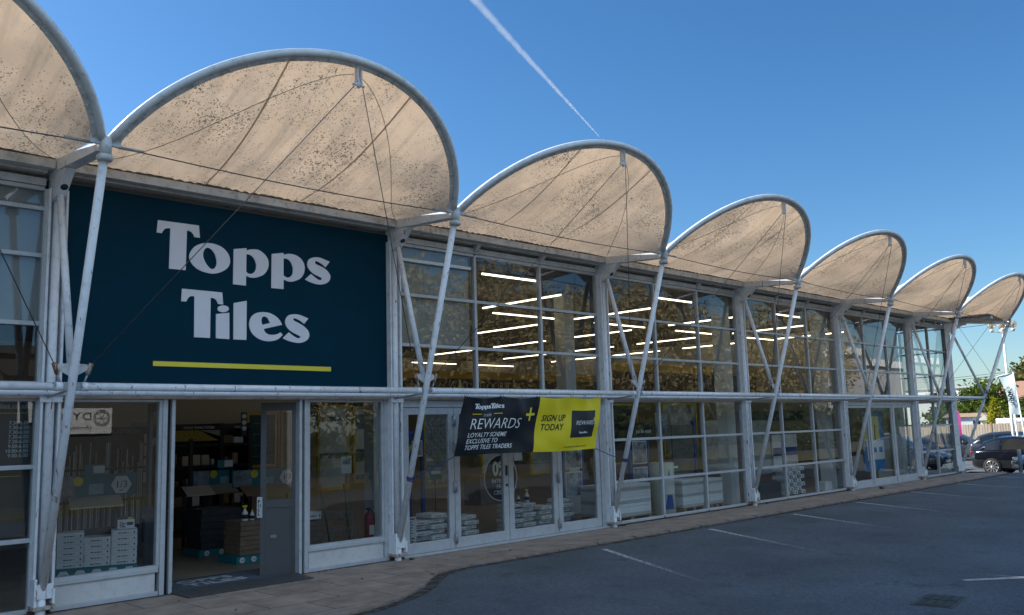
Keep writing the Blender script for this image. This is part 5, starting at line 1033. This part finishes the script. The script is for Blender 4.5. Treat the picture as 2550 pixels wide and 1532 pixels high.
def tree(name, label, loc, h, rad, trunk_h, lm, clumps, per, size, shape='ball', seed=1, group=None, clr=.28):
    t = thing(name, label, 'tree', loc, 0, group)
    r_ = random.Random(seed); cz = trunk_h+(h-trunk_h)/2; rz_ = (h-trunk_h)/2
    mb = MB(); mb.tube([(0, 0, -.3), (.05*h*.1, 0, trunk_h), (0, .1, cz), (.1, 0, h*.86)], [h*.028, h*.022, h*.014, h*.004], 8)
    for k in range(9):
        a = k*2.4+r_.random(); z0_ = trunk_h*.8+(cz-trunk_h)*r_.random(); mb.tube([(0, 0, z0_), (math.cos(a)*rad*.4, math.sin(a)*rad*.4, z0_+rz_*.45), (math.cos(a)*rad*.8, math.sin(a)*rad*.8, z0_+rz_*.8)], [h*.011, h*.007, h*.003], 6)
    mb.build('trunk', BARK, t, world=False)
    leaf_cloud(MB(), (0, 0, cz), (rad, rad, rz_), clumps, per, size, shape, seed, clr).build('crown', lm, t, world=False, recalc=False)
    return t
GOLDL = leaf_mat("leaf_autumn", (.30, .25, .12), (.62, .52, .30)); GREENL = leaf_mat("leaf_green", (.03, .06, .012), (.12, .16, .03)); DARKL = leaf_mat("leaf_dark", (.03, .05, .018), (.09, .12, .04)); LIMEL = leaf_mat("leaf_lime", (.15, .17, .012), (.45, .42, .05)); OLIVEL = leaf_mat("leaf_olive", (.05, .06, .02), (.16, .15, .05))
# row beyond the road, mirrored in the glass
gt = [tree('autumn_tree', 'x', (0, 0, -50), 11.9, 4.7, 1.8, GOLDL, 300, 30, .19, seed=s_, group='autumn trees across the road', clr=.27) for s_ in (3, 8)]
for k, x in enumerate((16, 21.5, 27, 32.5, 38, 43.5, 49, 55, 62, 69, 77)):
    o = gt[k % 2] if k < 2 else dup(gt[k % 2], (0, 0, 0))
    o.location = (x, -27.5-2.5*((k*5) % 3), 0); o.rotation_euler = (0, 0, k*1.3); sc = (.95, 1.08, 1.0, .92, 1.05)[k % 5]; o.scale = (sc, sc, sc)
    o['label'] = f'golden autumn tree across the road mirrored in the shop glass, {(ORD+["last"])[k]} from the grey unit'
tg = thing('hedge', 'low dark hedge across the road under the autumn trees', 'hedge', (50, -26, 0))
leaf_cloud(MB(), (52, -25.6, 1.4), (40, 1.0, 1.9), 420, 26, .30, seed=5, clr=.022).build('foliage', DARKL, tg, recalc=False)
# grey unit with the mirrored sign
t = thing('grey_unit', 'low grey trade unit across the road with a white sign', 'building', (2, -24, 0))
MB().box(-16, -28, 0, 13.5, -20.1, 5.2).build('wall', mat("unit_cladding", (.06, .058, .053), .6, var=.1), t); MB().box(-16.2, -28.2, 5.2, 13.7, -19.9, 5.45).build('roof', ALUD, t)
for x in (-12, -6.5, 10.0): MB().box(x, -20.1, .05, x+2.6, -20.04, 3.0).build('door', mat("roller_door", (.33, .33, .32), .5), t)
t = thing('unit_sign', 'white sign of the grey unit with mirrored lettering and a ring emblem', 'sign', (6.7, -20, 2.2))
MB().box(5.15, -20.05, 2.2, 8.2, -19.99, 3.05, .004).build('board', WHITE, t)
mb = MB(); put_text(mb, 'DYSON', (7.55, -19.985, 2.66), .36, (-1, 0, 0), (0, 0, 1), wx=1.2, space=1.15); put_text(mb, '(Architectural) L', (7.55, -19.985, 2.34), .22, (-1, 0, 0), (0, 0, 1)); mb.build('lettering', BLACK, t)
mb = MB()
for k in range(3):
    cx_ = 7.86; rr_ = .27; mb.tube([(cx_+rr_*(1-.12*k)*math.cos(a*.2618), -19.982, 2.72+rr_*(1-.12*k)*math.sin(a*.2618)) for a in range(25)], .008, 5)
for k in range(6): mb.tube([(7.86, -19.982, 2.72), (7.86+.2*math.cos(k*1.047), -19.982, 2.72+.2*math.sin(k*1.047))], .008, 5)
mb.build('emblem', BLACK, t)
t = thing('showroom', 'pale showroom building across the road mirrored in the last bays', 'building', (100, -36, 0))
MB().box(88, -44, 0, 125, -33, 8.5).build('wall', mat("showroom_wall", (.45, .45, .45), .6), t); MB().box(90, -33.0, .3, 123, -32.9, 4.2).build('window', mat("showroom_glass", (.03, .04, .05), .1), t); MB().box(87.6, -44.4, 8.5, 125.4, -32.6, 9.3).build('roof', WHITE, t)
# ------------------------------------------------------------------ beyond the free corner
def place_z(x): return zg(x)
FEN = mat("fence_board", (.42, .36, .29), .85, var=.25, vs=2.2, stretch=(5, 5, .4))
t = thing('timber_fence', 'weathered close boarded timber fence behind the parked cars', 'fence', (50, 4, -.4))
for k in range(13):
    y = 16-k*2.05; z1_ = 1.42+.03*((k*7) % 3)
    MB().box(49.95, y-.05, -.5, 50.05, y+.05, z1_+.05, .01).build('post', TIMBER, t)
    pb = MB().box(50.0, y-2.0, -.45, 50.02, y-.05, z1_-.02).build('panel', FEN, t)
    mb = MB()
    for i in range(14): mb.box(49.975, y-2.0+i*.1405, -.45, 49.998, y-2.0+i*.1405+.125, z1_-.01*((i*5+k) % 3), .003)
    struct(mb.build('board', FEN, pb), 'stuff')
# parked cars
TYRE = mat("tyre", (.012, .012, .012), .85); RIM = mat("alloy_rim", (.45, .46, .48), .3, .8, .1); CGL = mat("car_glass", (.010, .013, .016), .05, spec=.8)
def car(label, loc, rz, paint, hatch=True):
    t = thing('parked_car', label, 'car', loc, rz, 'cars parked past the free corner')
    B = lambda mb, n, ma, p=t: mb.build(n, ma, p, world=False)
    st = [(-2.12, .42, .70, .72, .62), (-2.06, .30, .86, .90, .74), (-1.85, .25, .93, 1.02, .80), (-1.35, .22, .95, 1.0, .86), (-.6, .2, .95, .98, .89), (.3, .2, .93, .96, .89), (1.0, .2, .90, .93, .885), (1.5, .22, .82, .87, .86), (1.95, .26, .68, .74, .78), (2.15, .34, .55, .60, .60)]
    mb = MB(); rings = []
    for x, zb, zs, zt, w_ in st:
        half = [(w_*.80, zb), (w_*.97, zb+.10), (w_, (zb+zs)/2+.04), (w_*.985, zs-.05), (w_*.93, zs+.015), (w_*.55, zt-.005)]
        rings.append([Vector((x, y, z)) for y, z in half]+[Vector((x, -y, z)) for y, z in half[::-1]])
    body = B(mb.rings(rings), 'body', paint)
    cab = [(-1.98, .88, .70, .90, .68), (-1.62, .90, .80, 1.30, .60), (-1.15, .93, .84, 1.43, .585), (-.45, .93, .86, 1.47, .585), (.2, .92, .86, 1.42, .58), (.62, .91, .85, 1.22, .62), (1.12, .89, .82, .93, .72)]
    mb = MB(); rings = []
    for x, zb, wb, zt, wt in cab:
        half = [(wb, zb), (wb*.5+wt*.5+.02, (zb+zt)/2), (wt, zt-.06), (wt*.85, zt-.015), (wt*.4, zt)]
        rings.append([Vector((x, y, z)) for y, z in half]+[Vector((x, -y, z)) for y, z in half[::-1]])
    B(mb.rings(rings), 'cabin', paint)
    for sg in (-1, 1):
        for xa, xb in ((-1.55, -.98), (-.92, -.12), (-.06, .86)):
            def side(x, k):
                for (p, q) in zip(cab, cab[1:]):
                    if p[0] <= x <= q[0]: u = (x-p[0])/(q[0]-p[0]); zb, wb, zt, wt = [p[i]*(1-u)+q[i]*u for i in (1, 2, 3, 4)]; break
                z0_, z1_ = zb+.035, zt-.10
                z = z0_+(z1_-z0_)*k; f_ = (z-zb)/(zt-zb); return Vector((x, sg*(wb*(1-f_)+wt*f_+.022), z))
            mb = MB(); mb.grid(lambda a, b: side(xa+(xb-xa)*a, b), 8, 3); B(mb, 'side_window', CGL)
        B(MB().box(.55, sg*.92-.07, .93, .70, sg*.92+.07, 1.05, .03), 'mirror', paint)
        B(MB().box(-.35, sg*.885-.012, .74, -.18, sg*.885+.012, .765, .005), 'door_handle', paint)
        B(MB().box(1.80, sg*.60-.16, .58, 2.06, sg*.60+.16, .68, .03), 'headlight', mat("headlight", (.5, .52, .55), .1))
        B(MB().box(-2.10, sg*.62-.11, .72, -1.98, sg*.62+.11, .90, .02), 'tail_light', mat("tail_light", (.25, .01, .01), .2))
        for xw in (-1.30, 1.30):
            q = Matrix.Rotation(R(90), 4, 'X'); c = (xw, sg*.80, .325)
            w_ = B(MB().lathe([(.22, -.1), (.30, -.11), (.325, -.08), (.325, .08), (.30, .11), (.22, .1)], c, 28, q), 'wheel', TYRE)
            mb = MB(); mb.lathe([(.0, -.03), (.215, -.03), (.22, -.105), (.235, -.108), (.235, .108), (.22, .105), (.215, .03), (0, .03)], c, 28, q)
            B(mb, 'rim', mat("rim_dark", (.03, .03, .035), .5), w_)
            mb = MB()
            for k in range(10):
                a = k*.6283; d = Vector((math.cos(a), 0, math.sin(a))); s_ = Vector((-math.sin(a), 0, math.cos(a)))*.017; o = Vector((xw, sg*.905, .325)); mb.prism([o+d*.03-s_, o+d*.22-s_*1.4, o+d*.22+s_*1.4, o+d*.03+s_], (0, sg*.012, 0))
            mb.tube([(xw+.225*math.cos(a*.262), sg*.91, .325+.225*math.sin(a*.262)) for a in range(25)], .012, 6); mb.lathe([(0, -.012), (.05, -.012), (.05, .012), (0, .012)], (xw, sg*.91, .325), 12, q)
            B(mb, 'spoke', RIM, w_)
    def screen(xa, xb):
        mb = MB()
        def P(x, v):
            for (p, q) in zip(cab, cab[1:]):
                if p[0] <= x <= q[0]: u = (x-p[0])/(q[0]-p[0]); zt, wt = p[3]*(1-u)+q[3]*u, p[4]*(1-u)+q[4]*u; return Vector((x, (v-.5)*2*wt*.86, zt+.012-.03*abs(v-.5)*2))
        mb.grid(lambda a, b: P(xa+(xb-xa)*a, b), 6, 8); return mb
    B(screen(.28, 1.06), 'windscreen', CGL); B(screen(-1.93, -1.30), 'rear_window', CGL)
    B(MB().box(2.12, -.26, .36, 2.165, .26, .46, .004), 'number_plate', mat("plate_white", (.6, .6, .58)))
    mb = MB(); mb.box(2.06, -.5, .30, 2.14, .5, .34); mb.box(2.08, -.42, .42, 2.15, .42, .52); B(mb, 'grille', BLACK)
    return t
PB = mat("paint_black", (.006, .007, .012), .12, .2, .05, coat=1); PN = mat("paint_dark_blue", (.010, .016, .03), .12, .2, .05, coat=1); PW = mat("paint_white", (.7, .7, .7), .2, coat=1, var=.02); PG = mat("paint_grey", (.05, .055, .065), .15, .4, coat=1)
car('black hatchback with bright alloy wheels parked side on just past the free corner', (34.6, -.55, zg(34.6)), R(-92), PB)
car('black car nosing in at the right edge behind the grey bollard', (32.0, -2.75, zg(32)-.02), R(122), PN)
car('grey car mostly hidden behind the corner mast, only its roof showing', (46.5, 6.4, zg(46)-.05), R(-88), PG)
car('dark blue car seen through the last glass bay', (36.8, 5.6, zg(37)), R(-90), PN)
car('dark estate car, only its roof showing behind the black hatchback', (41.5, 1.9, zg(41)+.08), R(-84), PG)
car('dark car with its roof showing left of the flag pole', (38.8, .6, zg(39)-.05), R(-80), PB)
# bollard
t = thing('bollard', 'plain grey steel bollard at the kerb before the black car', 'bollard', (29.0, -1.58, 0))
MB().lathe([(.058, 0), (.058, .74), (.05, .77), (.02, .785)], (0, 0, .0), 16).build('post', GALV, t, world=False); MB().lathe([(.10, 0), (.10, .02), (.06, .03)], (0, 0, .002), 16).build('collar', GALV, t, world=False)
# lamp post with four globes
t = thing('lamp_post', 'tall white lamp post carrying four glass globes', 'lamp post', (40, 1.75, zg(40)))
MB().tube([(40, 1.75, zg(40)), (40, 1.75, 1.2), (40, 1.75, 5.72)], [.075, .065, .045], 12).build('pole', WHITE, t)
ma, n, l, out = _new("globe_glass"); d1 = n.new("ShaderNodeBsdfGlossy"); d1.inputs['Roughness'].default_value = .08; d2 = n.new("ShaderNodeBsdfTransparent"); d2.inputs[0].default_value = (.86, .80, .70, 1); d3 = n.new("ShaderNodeBsdfDiffuse"); d3.inputs[0].default_value = (.7, .64, .55, 1)
m1 = n.new("ShaderNodeMixShader"); m1.inputs[0].default_value = .32; l.new(d2.outputs[0], m1.inputs[1]); l.new(d3.outputs[0], m1.inputs[2]); m2 = n.new("ShaderNodeMixShader"); m2.inputs[0].default_value = .12; l.new(m1.outputs[0], m2.inputs[1]); l.new(d1.outputs[0], m2.inputs[2]); l.new(m2.outputs[0], out.inputs[0])
for a in (20, 110, 200, 290):
    d = Vector((math.cos(R(a)), math.sin(R(a)), 0))*.42; c = Vector((40, 1.75, 5.60))+d
    arm = MB().tube([(40, 1.75, 5.55), c+Vector((0, 0, .02))], .02, 8).build('arm', WHITE, t)
    MB().lathe([(.04, -.06), (.09, .02), (.09, .06)], c+Vector((0, 0, .05)), 12).build('fitting', WHITE, arm)
    MB().lathe([(.17*math.sin(k*.2618+.001), .31-.17*math.cos(k*.2618)) for k in range(1, 13)], c, 18).build('globe', ma, arm)
    MB().lathe([(.03, .12), (.04, .2), (.045, .34), (.02, .38)], c, 10).build('bulb', mat("bulb_amber", (.5, .3, .12)), arm)
# flag with mirrored lettering (seen from behind)
t = thing('sail_flag', 'pale blue banner flag seen from behind with SUMMER OF 69 mirrored', 'flag', (36, .2, zg(36)))
pA, pB = Vector((36, .36, 3.62)), Vector((36, .16, .9)); MB().tube([(36, .12, zg(36)), pB, pA], [.035, .03, .018], 10).build('pole', WHITE, t)
FL = mat("flag_cloth", (.50, .66, .72), .7, var=.05); TL_, TR_, BR_, BL_ = Vector((36, .92, 3.47)), Vector((36, .375, 3.58)), Vector((36, .245, 1.90)), Vector((36, .56, 1.93))
def fl(a, b): p = TL_.lerp(TR_, a).lerp(BL_.lerp(BR_, a), b); return p+Vector((.03*math.sin(b*5+a*3), (-.10*(1-a))*math.sin(math.pi*b)*.6, 0))
MB().shell(fl, 12, 24, .003).build('cloth', FL, t)
MB().tube([TL_+Vector((0, .06, -.01)), TR_], .014, 8).build('crossbar', WHITE, t)
mb = MB(); fu = (BL_-TL_).normalized()
for k, (s_, o) in enumerate((('SUMMER', Vector((35.93, .50, 2.26)))
, ('OF 69', Vector((35.93, .68, 2.42))))):
    M_ = Matrix((Vector((0, .20, .98)), Vector((0, -.98, .20)), Vector((-1, 0, 0)))).transposed().to_4x4(); M_.translation = o
    mb.addmesh(text_mesh(s_, bold=.012, ext=.01), M_ @ Matrix.Diagonal((.21, .19, .2, 1)))
mb.build('lettering', BLACK, t)
t = thing('pole_support', 'thin white pole below the pale flag beside the dark cars', 'pole', (38, .95, zg(38))); MB().tube([(38, .95, zg(38)), (38, 1.05, 2.0)], .04, 10).build('pole', WHITE, t)
# pink feather flag and pink pylon seen past / through the corner glass
PINK = mat("pink_cloth", (.36, .02, .20), .6, var=.05)
t = thing('feather_flag', 'tall narrow pink feather flag behind the corner mast', 'flag', (42, 4.75, zg(42)))
MB().tube([(42, 4.86, zg(42)), (42, 4.88, 2.3), (42, 4.80, 2.62)], .02, 8).build('pole', WHITE, t)
MB().shell(lambda a, b: Vector((42+.03*math.sin(b*6), 4.86-(.30*min(1, .25+b*1.6))*a-.0, 2.60-1.6*b)), 6, 20, .003).build('cloth', PINK, t)
mb = MB(); me = text_mesh('WELCOME', bold=.01, ext=.002); M_ = Matrix((Vector((0, 0, 1)), Vector((0, 1, 0)), Vector((-1, 0, 0)))).transposed().to_4x4(); M_.translation = Vector((41.95, 4.60, 1.15)); 
mb.bm.free()
t = thing('pylon_sign', 'pink and white pylon sign seen through the last glass bay', 'sign', (46, 10.3, -.4))
MB().box(45.9, 9.9, -.4, 46.1, 10.9, 3.1).build('post_panel', WHITE, t); MB().box(45.85, 9.8, 3.1, 46.15, 11.1, 4.7).build('pink_panel', PINK, t)
# low buildings, van, conifer, hedge, trees, house
t = thing('static_caravan', 'pale grey caravan with a low orange roof behind the fence', 'caravan', (62, 10.5, -.4))
MB().box(61.5, 9.5, -.2, 64, 12.2, 1.85, .04).build('body', mat("caravan_grey", (.45, .50, .56), .5), t)
MB().prism([(61.3, 12.4, 1.86), (61.3, 9.3, 1.86), (61.3, 9.8, 2.12), (61.3, 12.0, 2.12)], (2.9, 0, 0)).build('roof', mat("orange_roof", (.40, .27, .20), .7), t)
for y in (10.0, 11.6): MB().box(61.47, y, 1.05, 61.5, y+.45, 1.6).build('window', CGL, t)
t = thing('cream_hut', 'small white hut with a shallow grey roof beside the conifer', 'hut', (61, 9.1, -.4))
MB().box(60.5, 8.6, -.4, 62.5, 9.65, 1.60).build('wall', WHITE, t); MB().prism([(60.3, 9.8, 1.61), (60.3, 8.4, 1.61), (60.3, 9.3, 1.98)], (2.4, 0, 0)).build('roof', mat("hut_roof", (.5, .5, .48), .7), t); MB().box(60.46, 8.8, .8, 60.5, 9.4, 1.35).build('window', BLACK, t)
t = thing('white_van', 'white van roof showing above the timber fence', 'van', (58, 6.4, -.4))
MB().box(57.2, 4.2, .15, 59.0, 7.75, 1.72, .12).build('body', PW, t); MB().box(57.17, 4.6, 1.05, 57.2, 6.6, 1.5).build('window', mat("van_window", (.25, .28, .32), .1), t)
for y in (4.9, 7.0): MB().lathe([(0, -.1), (.33, -.1), (.33, .1), (0, .1)], (57.4, y, -.1), 18, Matrix.Rotation(R(90), 4, 'Y')).build('wheel', TYRE, t)
tree('conifer', 'bright yellow green conifer behind the fence', (60, 8.55, -.4), 3.55, .95, .05, LIMEL, 170, 22, .085, 'cone', 11, clr=.22)
t = thing('hedge', 'tall clipped green hedge behind the caravan', 'hedge', (72, 11, -.5))
leaf_cloud(MB(), (72, 11.2, 1.1), (1.2, 7.5, 1.75), 230, 26, .17, seed=12, clr=.55).build('foliage', GREENL, t, recalc=False)
tree('broadleaf_tree', 'rounded green tree left of the free end of the rail', (78, 14.6, -.5), 5.5, 2.5, .6, GREENL, 120, 34, .20, seed=21)
tree('broadleaf_tree', 'small green tree half behind the corner mast', (77, 17.6, -.5), 4.6, 1.7, .5, GREENL, 70, 30, .18, seed=22)
tree('broadleaf_tree', 'tall olive tree behind the brown roofed house', (104, 15.2, -.5), 8.9, 5.2, 1.5, OLIVEL, 200, 34, .30, seed=23)
tree('broadleaf_tree', 'lower olive tree left of the brown roofed house', (101, 21.2, -.5), 5.6, 2.0, .8, OLIVEL, 70, 30, .24, seed=24)
tree('broadleaf_tree', 'dark green tree right of the conifer under the house roof', (70, 7.8, -.5), 3.9, 1.6, .5, DARKL, 90, 26, .17, seed=25)
t = thing('brown_roofed_house', 'brick house with a large brown tiled hip roof beyond the hedge', 'house', (88, 8, -.5))
MB().box(83, 0, -.5, 93, 17, 3.2).build('wall', mat("house_brick", (.30, .16, .11), .8, var=.15, vs=6), t)
mb = MB(); v_ = [mb.bm.verts.new(p) for p in ((82.5, -.6, 3.2), (82.5, 17.5, 3.2), (93.5, 17.5, 3.2), (93.5, -.6, 3.2), (88, 2, 5.0), (88, 15.0, 5.0))]
for q in ((0, 1, 5, 4), (1, 2, 5), (2, 3, 4, 5), (3, 0, 4), (3, 2, 1, 0)): mb.bm.faces.new([v_[i] for i in q])
mb.build('roof', mat("roof_tile", (.30, .165, .115), .85, var=.18, vs=5, stretch=(1, 1, 6)), t)
mb = MB(); mb.prism([(82.3, 13.4, 3.25), (82.3, 10.8, 3.25), (82.3, 12.1, 4.45)], (5, 0, 0)); mb.build('gable', mat("roof_tile", (.3, .165, .115)), t)
MB().box(82.26, 11.5, 3.3, 82.29, 12.7, 3.9).build('window', CGL, t)
for y in (3, 7, 14): MB().box(82.96, y, 1.2, 82.99, y+1.2, 2.4).build('window', CGL, t)
t = thing('white_warehouse', 'distant white warehouse roofline above the trees', 'building', (112, 28, -.5)); MB().box(110, 22.5, -.5, 125, 34, 5.3).build('wall', WHITE, t); MB().box(109.8, 22.3, 5.3, 125.2, 34.2, 5.5).build('roof', ALU, t)
# overhead wires
t = thing('overhead_wire', 'thin overhead wires crossing the sky past the free corner', 'wire', (60, 9, 4))
for dz in (0, -.16): MB().tube([(58, 18, 4.35+dz), (60, 10.8, 4.50+dz), (60, 8.6, 4.62+dz), (64, -4, 5.2+dz)], .014, 5).build('wire', CABLE, t)
for y, x in ((18, 58), (-4, 64)): MB().tube([(x, y, -.5), (x, y, 6)], [.12, .09], 8).build('pole', TIMBER, t)

# ------------------------------------------------------------------ contrail
A_ = CAMP+(f*2213.036+rv*(1118-1275)-uv*(-70-766)).normalized()*3000
B_ = CAMP+(f*2213.036+rv*(1492-1275)-uv*(340-766)).normalized()*3700
LEN = (B_-A_).length
ma, n, l, out = _new("ice_trail")
tc = n.new("ShaderNodeTexCoord"); sx_ = n.new("ShaderNodeSeparateXYZ"); l.new(tc.outputs['Object'], sx_.inputs[0])
def mth(op, *v):
    q = n.new("ShaderNodeMath"); q.operation = op
    for i, a in enumerate(v):
        if isinstance(a, (int, float)): q.inputs[i].default_value = a
        else: l.new(a, q.inputs[i])
    return q.outputs[0]
rad_ = mth('SQRT', mth('ADD', mth('POWER', sx_.outputs[1], 2.), mth('POWER', sx_.outputs[2], 2.)))
Rx = mth('MULTIPLY_ADD', sx_.outputs[0], -(17.-2.2)/LEN, 17.)
nz = _noise(n, l, .03, 8, tc.outputs['Object'], .65)
edge_ = mth('SUBTRACT', 1.75, mth('DIVIDE', rad_, Rx)); edge_ = mth('SUBTRACT', edge_, mth('MULTIPLY', nz.outputs['Fac'], 1.25)); edge_ = mth('MAXIMUM', edge_, 0.)
dens = mth('MULTIPLY', edge_, mth('DIVIDE', .30, Rx))
pv_ = n.new("ShaderNodeVolumePrincipled"); pv_.inputs['Color'].default_value = (1, 1, 1, 1); l.new(dens, pv_.inputs['Density']); l.new(pv_.outputs[0], out.inputs['Volume'])
mb = MB(); mb.rings([[Vector((x_*LEN, (17-14.8*x_)*1.7*math.cos(k*.5236), (17-14.8*x_)*1.7*math.sin(k*.5236))) for k in range(12)] for x_ in (0, .25, .5, .75, 1)])
ct = mb.build('contrail', ma); ct.location = A_; ct.rotation_mode = 'QUATERNION'; ct.rotation_quaternion = (B_-A_).to_track_quat('X', 'Z'); struct(ct, 'stuff', 'long thin white vapour trail crossing the blue sky')

# ------------------------------------------------------------------ small things on the ground
WEED = leaf_mat("weed_leaf", (.04, .07, .015), (.12, .15, .03))
for k, (x, y, s_, lb) in enumerate(((5.06, -.14, .07, 'small weed at the foot of the mast right of the navy sign'), (20.9, -.45, .13, 'flat weed on the paving before the second shop doors'), (10.25, -.05, .06, 'small weed at the foot of the mast right of the banner'), (4.35, -1.50, .05, 'tiny weed in the kerb joint where the paving curves'), (15.6, -.02, .07, 'small weed under the chequered stack bay'))):
    t = thing('weed', lb, 'weed', (x, y, .022)); r_ = random.Random(k); mb = MB()
    for i in range(26):
        a = r_.uniform(0, 6.28); d = Vector((math.cos(a), math.sin(a), r_.uniform(.15, .9))).normalized(); q = Vector((-math.sin(a), math.cos(a), 0))*s_*.10; L = s_*r_.uniform(.5, 1.2)
        mb.poly([Vector((0, 0, 0)), d*L*.6+q, d*L+Vector((0, 0, -L*.15)), d*L*.6-q])
    mb.build('foliage', WEED, t, world=False, recalc=False)
mb = MB(); r_ = random.Random(5)
for i in range(150):
    x = r_.uniform(-1, 27); y = r_.choice([r_.uniform(-1.25, -.05), r_.gauss(-1.42, .12), r_.gauss(-.12, .06)]); a = r_.uniform(0, 6.28); s_ = r_.uniform(.012, .03)
    if x < 5 and y < -1.2: y = r_.uniform(-2.4, -.1)
    z = .03 if y > -1.2 or x < 5 else .008; u_ = Vector((math.cos(a), math.sin(a), .2))*s_; v_ = Vector((-math.sin(a), math.cos(a), r_.uniform(-.4, .4)))*s_*.6; o = Vector((x, y, z))
    mb.poly([o-u_, o-v_, o+u_+Vector((0, 0, s_*.4)), o+v_])
struct(mb.build('fallen_leaves', mat("dry_leaf", (.16, .10, .05), .9, var=.5, vs=3)), 'stuff')
